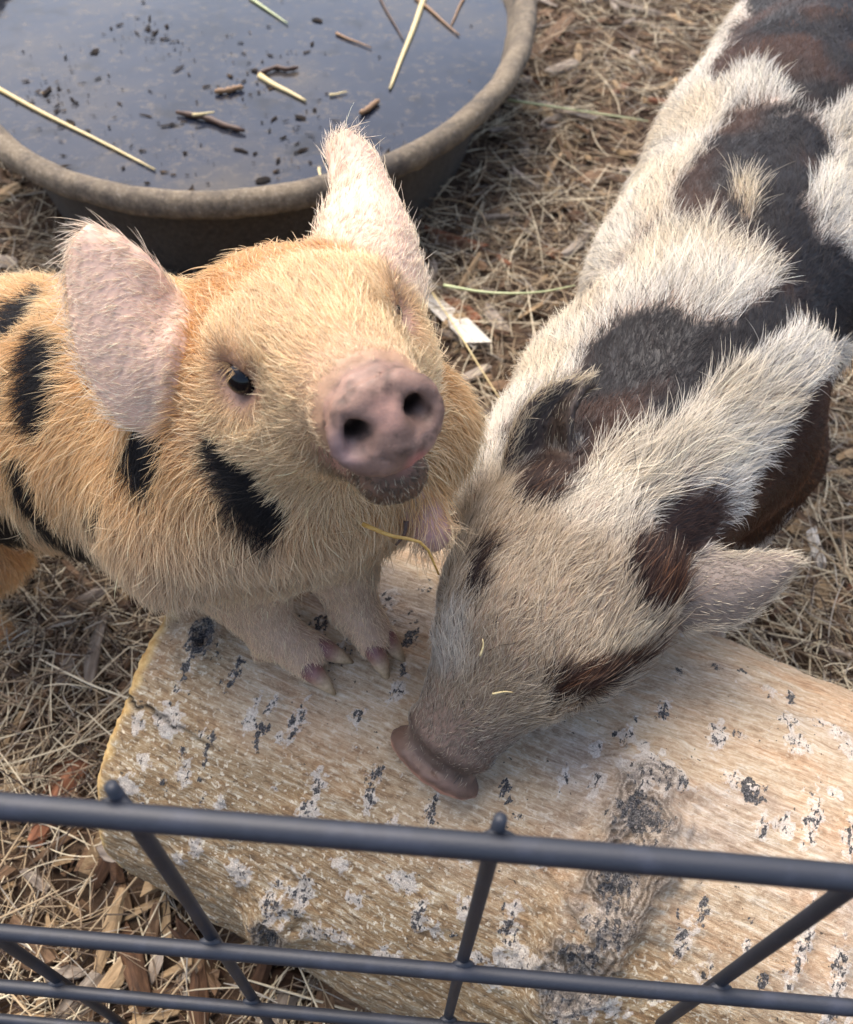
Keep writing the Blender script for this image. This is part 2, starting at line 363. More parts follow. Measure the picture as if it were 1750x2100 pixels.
        obj('sawn_end', mesh_data('sawn_end', VV - b, fs, t.m), root)
    tag(root, 'pale aspen log with dark bark scars lying behind the wire fence', 'log')
    return root
make_log()

# ------------------------------------------------------------------ tub and water
TUB_Z = .25
TUB_C = np.array([-.336, 1.63]); TUB_A, TUB_B, TUB_T = .472, .715, .0755; WATER_Z = TUB_Z - .040    # an oval tub
def tub_xy(ph, dr):
    u, v = (TUB_A + dr) * np.cos(ph), (TUB_B + dr) * np.sin(ph); c, s = math.cos(TUB_T), math.sin(TUB_T)
    return TUB_C[0] + u * c - v * s, TUB_C[1] + u * s + v * c
def tub_out(P):
    """metres outside (+) or inside (-) the rim"""
    d = np.asarray(P)[..., :2] - TUB_C; c, s = math.cos(TUB_T), math.sin(TUB_T); u, v = d[..., 0] * c + d[..., 1] * s, -d[..., 0] * s + d[..., 1] * c
    k = np.sqrt((u / TUB_A) ** 2 + (v / TUB_B) ** 2); return np.hypot(u, v) * (1 - 1 / np.maximum(k, 1e-6))
def make_tub():
    prof = [(-.085, -.20), (-.062, -.125), (-.045, -.06), (-.034, -.034), (-.012, -.030), (.001, -.029), (.006, -.024), (.008, -.014), (.004, -.004), (-.006, 0), (-.018, -.003), (-.027, -.012), (-.032, -.022), (-.042, -.05), (-.056, -.09), (-.08, -.165), (-.12, -.172), (-.3, -.172)]
    prof = np.array(prof); fine = catmull(np.c_[prof, np.zeros(len(prof))], 60)[:, :2]
    n = 300; ph = np.arange(n) / n * 2 * math.pi
    R = fine[:, 0][:, None] + np.zeros(n); Z = TUB_Z + fine[:, 1][:, None] + np.zeros(n)
    P = np.stack([np.cos(ph) * TUB_A + 0 * R, np.sin(ph) * TUB_B + 0 * R, Z], -1)
    wob = (fbm(P, 9, 2) - .5) * .012 + (fbm(P, 60, 4) - .5) * .0028; R = R + wob
    Z = Z + (fbm(P, 5, 7) - .5) * .008 * (fine[:, 1] > -.1)[:, None] - (fbm(P, 70, 8) - .5) * .005 * (np.abs(fine[:, 1] + .029) < .004)[:, None]
    X_, Y_ = tub_xy(ph, R); V = np.stack([X_, Y_, Z], -1)
    k = len(fine); i = np.arange(k * n).reshape(k, n); j = np.roll(i, -1, 1)
    Q = np.stack([i[:-1], j[:-1], j[1:], i[1:]], -1).reshape(-1, 4)
    t = NT('muddy_rubber'); c = t.objco(); n1 = t.noise(c, 11, 6, .7); n2 = t.noise(c, 150, 6, .8); zz = t.new('SeparateXYZ'); t.link(c, zz.inputs[0])
    rub = t.ramp(n2, [(.3, S(56, 51, 47)), (.7, S(92, 84, 75))]); mud = t.ramp(n2, [(.3, S(84, 74, 60)), (.55, S(128, 115, 96)), (.75, S(168, 156, 136))])
    up = t.mrange(zz.outputs[2], TUB_Z - GZ - .05, TUB_Z - GZ - .026)
    base = t.mix(t.math('MULTIPLY', t.mrange(n1, .38, .56, .1, 1), up), rub, mud)
    base = t.mix(t.math('MULTIPLY', t.mrange(n2, .62, .7, 0, .6), up), base, S(190, 182, 168))
    t.set(Base_Color=base, Roughness=.8, Specular_IOR_Level=.3, Normal=t.bump(n2, .6, .004))
    root = empty('rubber_tub', (TUB_C[0], TUB_C[1], GZ)); b = np.array(root.location)
    kw = int(np.argmax(fine[:, 1] > -.0305)); kb = int(k * .63)
    def band(name, a, z):
        q = Q.reshape(k - 1, n, 4)[a:z].reshape(-1, 4); u, inv = np.unique(q, return_inverse=True)
        return obj(name, mesh_data(name, V.reshape(-1, 3)[u] - b, inv.reshape(-1, 4), t.m), root)
    band('outer_wall', 0, kw); band('rim', kw, kb); band('basin', kb, k - 1)
    tag(root, 'wide black rubber tub with mud-caked rim, holding murky water', 'tub')
    # water: a disc slightly above the settled muck
    t = NT('murky_water'); c = t.objco()
    n1 = t.noise(c, 3.0, 4, .6); n2 = t.noise(c, 60, 6, .7, .4); n3 = t.noise(c, 14, 5, .65)
    muck = t.ramp(n1, [(.35, S(20, 25, 36)), (.52, S(36, 40, 50)), (.7, S(66, 60, 52))])
    muck = t.mix(t.math('MULTIPLY', t.mrange(n2, .52, .7), .55), muck, S(96, 84, 66))
    muck = t.mix(t.mrange(n3, .56, .66, 0, .8), muck, S(16, 15, 15))
    rip = t.math('ADD', t.noise(c, 30, 3, .5), t.math('MULTIPLY', t.noise(c, 120, 3, .6), .25))
    t.set(Base_Color=muck, Roughness=t.mrange(n2, .4, .75, .04, .3), IOR=1.33, Specular_IOR_Level=.5, Normal=t.bump(rip, .06, .004))
    nr = 40; rad = np.linspace(0, 1, nr) ** .8; n = 200; ph = np.arange(n) / n * 2 * math.pi
    X_, Y_ = tub_xy(ph, -.0375); V = np.stack([TUB_C[0] + rad[:, None] * (X_ - TUB_C[0]), TUB_C[1] + rad[:, None] * (Y_ - TUB_C[1]), WATER_Z + 0 * rad[:, None] * ph], -1)
    i = np.arange(nr * n).reshape(nr, n); j = np.roll(i, -1, 1); Q = np.stack([i[:-1], i[1:], j[1:], j[:-1]], -1).reshape(-1, 4)
    o = obj('water', mesh_data('water', V.reshape(-1, 3), Q, t.m)); tag(o, kind='structure')
make_tub()

# ------------------------------------------------------------------ wire fence
def ball0(r, ns=10, nr=6):
    V = [(r * math.cos(math.pi * i / nr), r * math.sin(math.pi * i / nr) * math.cos(2 * math.pi * j / ns), r * math.sin(math.pi * i / nr) * math.sin(2 * math.pi * j / ns)) for i in range(nr + 1) for j in range(ns)]
    return V, [(i * ns + j, i * ns + (j + 1) % ns, (i + 1) * ns + (j + 1) % ns, (i + 1) * ns + j) for i in range(nr) for j in range(ns)]
def make_fence():
    zt = .549; s = CAM_H / .75
    L = atz(0, 1652, zt); Rr = atz(1750, 1802, zt); d = unit(np.array([Rr[0] - L[0], Rr[1] - L[1], 0])); P0 = L
    t = NT('black_powder_coat'); c = t.objco(); n = t.noise(c, 900, 3, .6)
    t.set(Base_Color=t.mix(t.mrange(t.noise(c, 60, 4), .5, .75), S(32, 36, 45), S(46, 50, 62)), Roughness=.55, Specular_IOR_Level=.5, Normal=t.bump(n, .15, .0006))
    root = empty('wire_fence', (P0[0], P0[1], GZ)); b = np.array(root.location)
    x0, x1 = -.75, .95
    def wire(name, A, B, r, wav=.0006, cut=False):
        n = 24; u = np.linspace(0, 1, n)[:, None]; P = A + (B - A) * u
        P = P + (np.stack([vnoise(P, 9, k + 3) for k in range(3)], -1) - .5) * wav
        rad = np.full(n, r); 
        if cut: rad[0] *= .75
        V, fc = tube(P - b, rad, 12); return obj(name, mesh_data(name, V, fc, t.m), root)
    step = .1655; sp = .1055 * s
    for k in range(4):
        z = zt - [0, .166, .305, .44][k]
        A = P0 + d * x0; B = P0 + d * x1; A = np.array([A[0], A[1], z]); B = np.array([B[0], B[1], z])
        wire('horizontal_wire', A, B, .0036 if k else .0041)
    off = np.array([0, 1, 0]) * .0058
    xs0 = atz(230, 1680, zt); a0 = (xs0 - P0) @ d
    for k in range(-5, 8):
        p = P0 + d * (a0 + k * sp) + off
        wire('vertical_wire', np.array([p[0], p[1], zt + .0075]), np.array([p[0], p[1], GZ - .02]), .0028, cut=True)
    bv, bf = ball0(.0042)
    bead = mesh_data('weld_bead', bv, bf, t.m)
    for k in range(4):
        z = zt - [0, .166, .305, .44][k]
        for q in range(-5, 8):
            p = P0 + d * (a0 + q * sp) + off * .5; o = obj('weld_bead', bead, root, (p[0] - b[0], p[1] - b[1], z - b[2])); o.scale = (1.3, .7, .55 if k == 0 else .8 + .15 * ((q * 7 + k) % 3))
    tag(root, 'black welded wire fence panel standing in front of the aspen log', 'fence')
make_fence()

# ------------------------------------------------------------------ piglets: bodies grown from a distance field
class Field:
    def __init__(s, lo, hi, h):
        s.lo = np.array(lo, np.float32); s.h = h; s.n = np.ceil((np.array(hi) - s.lo) / h).astype(int) + 1
        s.d = np.full(s.n, .06, np.float32)
    def win(s, lo, hi):
        a = np.clip(np.floor((np.array(lo) - s.lo) / s.h).astype(int), 0, s.n); b = np.clip(np.ceil((np.array(hi) - s.lo) / s.h).astype(int) + 1, 0, s.n)
        sl = tuple(slice(x, y) for x, y in zip(a, b)); ax = [s.lo[i] + s.h * np.arange(a[i], b[i], dtype=np.float32) for i in range(3)]
        return sl, ax[0][:, None, None], ax[1][None, :, None], ax[2][None, None, :]
    def join(s, sl, d, k, sub=False):
        a = s.d[sl]
        if a.size == 0: return
        if sub: a = -a
        h = np.maximum(k - np.abs(a - d), 0) / k; r = np.minimum(a, d) - h * h * k * .25
        s.d[sl] = -r if sub else r
    def cone(s, a, b, ra, rb, k=.02, sub=False):
        a, b = np.array(a, np.float32), np.array(b, np.float32); m_ = max(ra, rb) + k + .004
        sl, X, Y, Z = s.win(np.minimum(a, b) - m_, np.maximum(a, b) + m_); ba = b - a; L = max(float(ba @ ba), 1e-10)
        h = np.clip(((X - a[0]) * ba[0] + (Y - a[1]) * ba[1] + (Z - a[2]) * ba[2]) / L, 0, 1)
        d = np.sqrt((X - a[0] - h * ba[0]) ** 2 + (Y - a[1] - h * ba[1]) ** 2 + (Z - a[2] - h * ba[2]) ** 2) - (ra + (rb - ra) * h)
        s.join(sl, d, k, sub)
    def ell(s, c, M, r, k=.02, sub=False):
        """ellipsoid: M rows are its axes"""
        c = np.array(c, np.float32); m_ = max(r) + k + .004; sl, X, Y, Z = s.win(c - m_, c + m_)
        q = [(X - c[0]) * M[i][0] + (Y - c[1]) * M[i][1] + (Z - c[2]) * M[i][2] for i in range(3)]
        k0 = np.sqrt(sum((q[i] / r[i]) ** 2 for i in range(3))); k1 = np.sqrt(sum((q[i] / r[i] ** 2) ** 2 for i in range(3)))
        s.join(sl, np.where(k1 < 1e-6, -min(r), k0 * (k0 - 1) / np.maximum(k1, 1e-6)), k, sub)
    def cloud(s, P, rad, k=.005):
        P = np.asarray(P, np.float32); mx = float(np.max(rad)) + k + 2 * s.h
        sl, X, Y, Z = s.win(P.min(0) - mx, P.max(0) + mx); sub = np.full(s.d[sl].shape, .06, np.float32)
        o = np.array([sl[i].start for i in range(3)]); w = int(math.ceil(mx / s.h))
        for p, r in zip(P, rad):
            c = np.rint((p - s.lo) / s.h).astype(int) - o; a = np.maximum(c - w, 0); b = np.minimum(c + w + 1, sub.shape)
            if (b <= a).any(): continue
            v = sub[a[0]:b[0], a[1]:b[1], a[2]:b[2]]
            d = np.sqrt((X[a[0]:b[0]] - p[0]) ** 2 + (Y[:, a[1]:b[1]] - p[1]) ** 2 + (Z[:, :, a[2]:b[2]] - p[2]) ** 2) - r
            np.minimum(v, d, out=v)
        s.join(sl, sub, k)
    def mesh(s, smooth=2):
        d = s.d; ins = d < 0; n = s.n
        cnt = np.zeros(n - 1, np.int8)
        for i in (0, 1):
            for j in (0, 1):
                for k in (0, 1): cnt += ins[i:n[0] - 1 + i, j:n[1] - 1 + j, k:n[2] - 1 + k]
        act = (cnt > 0) & (cnt < 8); I = np.nonzero(act); N = len(I[0])
        vid = np.full(n - 1, -1, np.int32); vid[I] = np.arange(N)
        acc = np.zeros((N, 3), np.float32); w = np.zeros(N, np.float32); base = np.stack(I, -1)
        C8 = [(0, 0, 0), (1, 0, 0), (0, 1, 0), (1, 1, 0), (0, 0, 1), (1, 0, 1), (0, 1, 1), (1, 1, 1)]
        for a in C8:
            for ax in range(3):
                if a[ax]: continue
                b = list(a); b[ax] = 1
                d0 = d[I[0] + a[0], I[1] + a[1], I[2] + a[2]]; d1 = d[I[0] + b[0], I[1] + b[1], I[2] + b[2]]
                x = (d0 < 0) != (d1 < 0); t = np.where(x, d0 / np.where(x, d0 - d1, 1), 0)
                p = np.array(a, np.float32)[None] + 0 * acc; p[:, ax] = t
                acc[x] += p[x]; w[x] += 1
        V = s.lo + s.h * (base + acc / w[:, None]); Q = []
        for ax in range(3):
            o1, o2 = [(1, 2), (2, 0), (0, 1)][ax]
            sa = [slice(None)] * 3; sb = [slice(None)] * 3; sa[ax] = slice(0, n[ax] - 1); sb[ax] = slice(1, n[ax])
            A, B = ins[tuple(sa)], ins[tuple(sb)]; E = np.stack(np.nonzero(A != B), -1)
            E = E[(E[:, o1] > 0) & (E[:, o2] > 0) & (E[:, o1] < n[o1] - 1) & (E[:, o2] < n[o2] - 1)]
            u1 = np.zeros(3, int); u1[o1] = 1; u2 = np.zeros(3, int); u2[o2] = 1
            g = lambda e: vid[e[:, 0], e[:, 1], e[:, 2]]
            q = np.stack([g(E - u1 - u2), g(E - u2), g(E), g(E - u1)], -1); fl = ~A[E[:, 0], E[:, 1], E[:, 2]]
            q[fl] = q[fl][:, ::-1]; Q.append(q)
        Q = np.vstack(Q); Q = Q[(Q >= 0).all(1)]
        for _ in range(smooth): V = relax(V, Q, .5)
        return V, Q
def relax(V, Q, f):
    e = np.vstack([Q[:, [i, (i + 1) % 4]] for i in range(4)]); n = len(V); c = np.bincount(e[:, 0], minlength=n) + np.bincount(e[:, 1], minlength=n)
    S_ = np.stack([np.bincount(e[:, 0], V[e[:, 1], i], n) + np.bincount(e[:, 1], V[e[:, 0], i], n) for i in range(3)], -1)
    return V + f * (S_ / np.maximum(c, 1)[:, None] - V)
def vnormals(V, Q):
    a = np.cross(V[Q[:, 2]] - V[Q[:, 0]], V[Q[:, 3]] - V[Q[:, 1]]); n = len(V)
    return unit(np.stack([sum(np.bincount(Q[:, j], a[:, i], n) for j in range(4)) for i in range(3)], -1)), .5 * np.linalg.norm(a, axis=1)

def cam_dir(v):
    """camera-space direction (right, down, away) to a world direction"""
    return RGT * v[0] - UP * v[1] + fwd * v[2]

HS, HSR = .90, 1.04
long_f = lambda f: f if f < .02 else .02 + (f - .02) * 1.17
def short_f(f): return np.where(f < .02, f, .02 + (f - .02) / 1.17)
class ScaledField:
    """grows shapes about O at scale s"""
    def __init__(s, fd, O, k): s.f, s.O, s.k = fd, O, k
    def q(s, p): return s.O + (np.asarray(p) - s.O) * s.k
    def ell(s, c, M, r, k=.02, sub=False): s.f.ell(s.q(c), M, tuple(x * s.k for x in r), k * s.k, sub)
    def cone(s, a, b, ra, rb, k=.02, sub=False): s.f.cone(s.q(a), s.q(b), ra * s.k, rb * s.k, k * s.k, sub)
def grow_head(fd, O, M, yel):
    """piglet head; M rows = forward, left, up in world"""
    hs = HS if yel else HSR; fd = ScaledField(fd, O, hs)
    wl = 1 if yel else .93
    P = lambda f, l, u: O + np.array([long_f(f), l * wl, u]) @ M
    e = lambda f, l, u, r, k=.02, sub=False: fd.ell(P(f, l, u), M, (r[0], r[1] * wl, r[2]), k, sub)
    e(-.036, 0, -.020, (.050, .053, .036), .02)                 # skull
    e(-.012, 0, -.002, (.036, .040, .024), .02)                  # forehead
    for s in (1, -1):
        e(-.018, .034 * s, -.028, (.046, .026, .030), .02)       # cheeks
        e(.010, .022 * s, -.030, (.036, .018, .020), .015)
        e(-.004, .029 * s, .014, (.020, .014, .010), .012)       # brow
    fd.cone(P(-.005, 0, -.004), P(.062, 0, -.001), .040, .0245, .02)     # muzzle
    fd.cone(P(-.01, 0, -.034), P(.060, 0, -.0365 if yel else -.0335), .032, .0165 if yel else .0150, .012)     # lower jaw
    n = unit(np.array([1, 0, .27 if yel else .16])); dM = np.array([n, [0, 1, 0], np.cross(n, [0, 1, 0])]) @ M
    fd.ell(P(.063, 0, .001), dM, (.005, .0262, .0225), .005)              # roll of skin behind the disc
    fd.ell(P(.0775, 0, .0005), dM, (.0075, .0275, .0225) if yel else (.0095, .0295, .0235), .004)          # snout disc
    fd.ell(P(.080, 0, -.004), dM, (.0075, .021, .015), .004)
    fd.ell(P(.0715, 0, .022), dM, (.0018, .020, .0045), .003, True)      # crease on top of the muzzle
    for s in (1, -1):
        fd.cone(P(.092, .0118 * s, .0032), P(.070, .0135 * s, .005), .0060, .0046, .004, True)
        fd.cone(P(.090, .0155 * s, .000), P(.080, .0165 * s, .000), .0046, .0036, .004, True)
    tl = .27 if yel else .16
    q = [P(.0705 - tl * .0232 * math.sin(a), .0275 * math.cos(a), .0232 * math.sin(a)) for a in np.radians(np.arange(5, 176, 17))]
    for a, b in zip(q[:-1], q[1:]): fd.cone(a, b, .0024, .0024, .0025, True)      # groove behind the rim of the disc
    q = [P(.0905 - .3 * x * x * .02, x * .009, -.0035 - .003 * (x - .3) ** 2) for x in np.linspace(-1, 1, 5)]
    for a, b in zip(q[:-1], q[1:]): fd.cone(a, b, .0011, .0011, .002, True)
    # mouth
    q = [P(.0765 - .010 * abs(x) - .014 * x * x, x * .024, -.0250 - .0025 * abs(x)) for x in np.linspace(-1, 1, 9)]
    for a, b in zip(q[:-1], q[1:]): fd.cone(a, b, .0016, .0016, .002, True)
    e(.068, 0, -.0375 if yel else -.035, (.011, .0155, .010) if yel else (.010, .014, .008), .006)
    for s in (1, -1):
        a = [P(.066 - x * .055, s * (.024 + .012 * x), -.0245 - .004 * x) for x in np.linspace(0, 1, 4)]
        for i in range(3): fd.cone(a[i], a[i + 1], .0012, .0012, .003, True)
        fd.cone(P(-.010, .044 * s, -.014), P(.018, .0345 * s, -.0155), .0045, .004, .008); fd.cone(P(-.012, .0385 * s, .0165), P(.017, .032 * s, .0165), .0048, .004, .007)   # folds round the eye
        # eye: hollow, lids
        c = P(.004, .0385 * s, .002); fd.ell(P(.006, .0425 * s, .002), M, (.012, .009, .009), .008, True)
        fd.cone(P(-.006, .0405 * s, .0098), P(.013, .0365 * s, .0108), .0034, .0034, .006)
        fd.cone(P(-.006, .0405 * s, -.0072), P(.014, .036 * s, -.0065), .0032, .003, .006)
    return (lambda f, l, u: O + np.array([long_f(f), l * wl, u]) @ M * hs)

def inside_snout(V, O, M, hs):
    h = (V - O) @ M.T / hs; f = short_f(h[:, 0]); return sstep(.058, .066, f) * (np.abs(h[:, 1]) < .05) * (np.abs(h[:, 2]) < .05)
def ear_sheet(Lp, Rp, bulge, n=46, m=34, flip=1):
    """thin curved sheet between two edge curves given as (px, py, depth); bulge along its normal"""
    A = catmull([at(*p) for p in Lp], n); B = catmull([at(*p) for p in Rp], n); s = np.linspace(0, 1, m)
    G = A[:, None] * (1 - s)[None, :, None] + B[:, None] * s[None, :, None]
    nr = unit(np.cross(np.gradient(G, axis=0), B[:, None] - A[:, None] + 0 * G)) * flip
    v = np.linspace(0, 1, n)[:, None]
    G = G + nr * (bulge * np.sin(math.pi * s)[None, :] * (1 - .55 * v))[..., None]
    return G, nr

def sheet_edge(V, G):
    E = np.vstack([G[:, 0], G[:, -1], G[-1]]); out = np.full(len(V), 1.0); lo, hi = E.min(0) - .02, E.max(0) + .02; idx = np.nonzero(((V > lo) & (V < hi)).all(1))[0]
    for c in np.array_split(idx, max(1, len(idx) // 4000)):
        if len(c): out[c] = np.sqrt(((V[c][:, None] - E[None]) ** 2).sum(-1)).min(1)
    return out
def near_sheet(V, G, r=.0075):
    w = np.zeros(len(V)); P = G.reshape(-1, 3)[::3]; lo, hi = P.min(0) - r, P.max(0) + r; idx = np.nonzero(((V > lo) & (V < hi)).all(1))[0]
    for c in np.array_split(idx, max(1, len(idx) // 4000)):
        if len(c): d = np.sqrt(((V[c][:, None] - P[None]) ** 2).sum(-1)).min(1); w[c] = sstep(r, r * .55, d)
    return w

def scatter_fur(name, V, Q, N, area, dens, count, length, flow, lift, colr, tipc, mat, parent, base, rad=.00013, curl=.25, seed=1, K=6, jit=.25, clump=.35, guard=.07, gcol=(.80, .66, .44), gmask=None, dark=None, darkc=None):
    r = np.random.default_rng(seed)
    w = area * dens[Q].mean(1); cw = np.cumsum(w); pick = np.searchsorted(cw, r.random(count) * cw[-1]); pick = np.minimum(pick, len(Q) - 1); q = Q[pick]
    a, b = r.random((2, count, 1)); W = [(1 - a) * (1 - b), a * (1 - b), a * b, (1 - a) * b]
    ip = lambda A: sum(W[i] * (A[q[:, i]] if A.ndim > 1 else A[q[:, i]][:, None]) for i in range(4))
    p = ip(V); n = unit(ip(N)); fl = ip(flow); L = ip(length)[:, 0] * np.clip(r.normal(1, .22, count), .45, 1.7); lf = ip(lift)
    cr = ip(colr); ct = ip(tipc)
    if dark is not None:      # each hair is wholly dark or wholly light: borders turn streaky
        isd = (r.random(count) < sstep(.15, .85, ip(dark)[:, 0]))[:, None]; dc_ = ip(darkc); cr = np.where(isd, dc_, cr); ct = np.where(isd, dc_ * 1.15, ct)
    rr = rad * np.clip(r.normal(1, .2, (count, 1)), .5, 1.6) * np.array([.9, 1, .95, .8, .55, .12])[None, :K]
    sh = np.clip(r.normal(1, .19, (count, 1, 1)), .5, 1.5); gd = (r.random(count) < guard) * (gmask[q].mean(1) if gmask is not None else 1); gcol = np.asarray(gcol); gcol = ip(gcol) if gcol.ndim > 1 else gcol; ct = ct + (gcol - ct) * (.8 * gd)[:, None]; cr = cr + (gcol - cr) * (.35 * gd)[:, None]; L *= 1 + .22 * gd; lf = lf * (1 + .5 * gd[:, None]); rr = rr * (1 + .35 * gd[:, None])
    tuft = np.stack([vnoise(p, 75, k + 20) for k in range(3)], -1) - .5; tuft2 = np.stack([vnoise(p, 220, k + 30) for k in range(3)], -1) - .5
    d = fl + tuft * clump * 2 + tuft2 * clump * 1.2 + r.normal(0, jit, (count, 3)); d = d - n * (d * n).sum(1, keepdims=True); d = unit(d)
    d0 = unit(d + n * (lf * (1 + .5 * r.normal(0, .5, (count, 1))) + .12)); d1 = unit(d + n * (lf * .25 - .02)); g = np.array([0, 0, -1.0])
    bend = unit(np.cross(n, d)) * r.normal(0, curl, (count, 1)) 
    s = np.linspace(0, 1, K)[None, :, None]
    X = p[:, None] - n[:, None] * .0004 + L[:, None, None] * (s * d0[:, None] * (1 - .5 * s) + .5 * s * s * d1[:, None] + s * s * bend[:, None] * .5 + s * s * g * .05)
    mixs = sstep(.25, .95, s); cc = np.clip((cr[:, None] * (1 - mixs) + ct[:, None] * mixs) * sh, 0, .95)
    return curves_obj(name, (X - base).astype(np.float32), rr, cc, mat, parent)

def paint(C_, px, py, poly, rgb, V, soft=9, mask=None, wob=14, seed=1):
    """lay a coat patch whose outline was read off the picture onto the surface, with a ragged border"""
    x = px + (vnoise(V, 90, seed) - .5) * wob * 2 + (vnoise(V, 260, seed + 2) - .5) * wob; y = py + (vnoise(V, 90, seed + 5) - .5) * wob * 2 + (vnoise(V, 260, seed + 7) - .5) * wob
    w = np.zeros(len(px))
    for dx, dy in ((0, 0), (soft, 0), (-soft, 0), (0, soft), (0, -soft)): w += in_poly(x + dx, y + dy, poly) / 5
    if mask is not None: w = w * mask
    C_[:] = C_ * (1 - w[:, None]) + np.array(rgb) * w[:, None]
    return w
def blob(C_, V, c, r, rgb, hard=.5):
    d = np.linalg.norm((V - c), axis=1) / r; w = sstep(1, hard, d)[:, None]; C_[:] = C_ * (1 - w) + np.array(rgb) * w; return w[:, 0]

def spine_flow(V, pts):
    P = np.array(pts); best = np.full(len(V), 9.0); out = np.zeros_like(V); near = np.zeros_like(V)
    for a, b in zip(P[:-1], P[1:]):
        ba = b - a; h = np.clip(((V - a) @ ba) / (ba @ ba), 0, 1); c = a + h[:, None] * ba; d = np.linalg.norm(V - c, axis=1); k = d < best
        best[k] = d[k]; out[k] = unit(ba); near[k] = c[k]
    return out, near, best
def tangent(fl, N): return unit(fl - N * (fl * N).sum(1, keepdims=True))

def skin_material(name, rough=.55):
    t = NT(name); c = t.objco(); a = t.attr('skin'); n = t.noise(c, 260, 5, .65)
    b = t.mix(1.0, a, t.ramp(n, [(.25, (.84, .82, .82, 1)), (.75, (1.14, 1.13, 1.12, 1))]), 'MULTIPLY')
    t.set(Base_Color=b, Roughness=rough, Specular_IOR_Level=.4, Normal=t.bump(t.math('ADD', n, t.noise(c, 900, 3, .6)), .22, .0010))
    t.b.inputs['Subsurface Weight'].default_value = .12; t.b.inputs['Subsurface Radius'].default_value = (.004, .0015, .001); t.b.inputs['Subsurface Scale'].default_value = .5
    return t.m
M_SKIN = skin_material('piglet_skin'); M_FUR = hair_material('piglet_hair')
def _eye():
    t = NT('piglet_eye'); c = t.objco(); s_ = t.new('SeparateXYZ'); t.link(c, s_.inputs[0])
    t.set(Base_Color=t.ramp(t.mrange(s_.outputs[0], -.0076, .0076), [(0, S(90, 64, 50)), (.66, S(66, 42, 30)), (.78, S(8, 9, 14))]), Roughness=.06, Specular_IOR_Level=.35); return t.m
M_EYE = _eye()
def _hoof():
    t = NT('hoof_horn'); a = t.attr('skin'); c = t.objco(); n = t.noise(c, 420, 4, .6)
    t.set(Base_Color=t.mix(1.0, a, t.ramp(n, [(.3, (.75, .72, .7, 1)), (.7, (1.15, 1.15, 1.15, 1))]), 'MULTIPLY'), Roughness=.45, Normal=t.bump(n, .3, .0008)); return t.m
M_HOOF = _hoof()

def ball(r, ns=20, nr=14):
    V = []; Fc = []
    for i in range(nr + 1):
        a = math.pi * i / nr
        for j in range(ns): b = 2 * math.pi * j / ns; V.append((r * math.cos(a), r * math.sin(a) * math.cos(b), r * math.sin(a) * math.sin(b)))
    for i in range(nr):
        for j in range(ns): k = (j + 1) % ns; Fc.append((i * ns + j, i * ns + k, (i + 1) * ns + k, (i + 1) * ns + j))
    return np.array(V), Fc
def add_eye(root, base, pos, M, r, look):
    V, Fc = ball(r); x = unit(look); y = unit(np.cross([0, 0, 1.0], x)); z = np.cross(x, y)
    o = obj('eye', mesh_data('eye', V, Fc, M_EYE), root, pos - base)
    o.rotation_euler = Matrix((tuple(x), tuple(y), tuple(z))).transposed().to_euler(); return o
def add_hoof(root, base, path, rad, cols, flat=.75):
    n = 12; P = catmull(path, n); R = np.interp(np.linspace(0, 1, n), np.linspace(0, 1, len(rad)), rad)
    V, fc = tube(P, R, 14); c = np.array([np.array(srgb(*k)) for k in cols]); u = np.linspace(0, 1, n)
    cc = np.stack([np.interp(u, np.linspace(0, 1, len(c)), c[:, i]) for i in range(3)] + [np.ones(n)], -1)
    return obj('hoof', mesh_data('hoof', V - base, fc, M_HOOF, attrs=dict(skin=np.repeat(cc, 14, 0))), root)

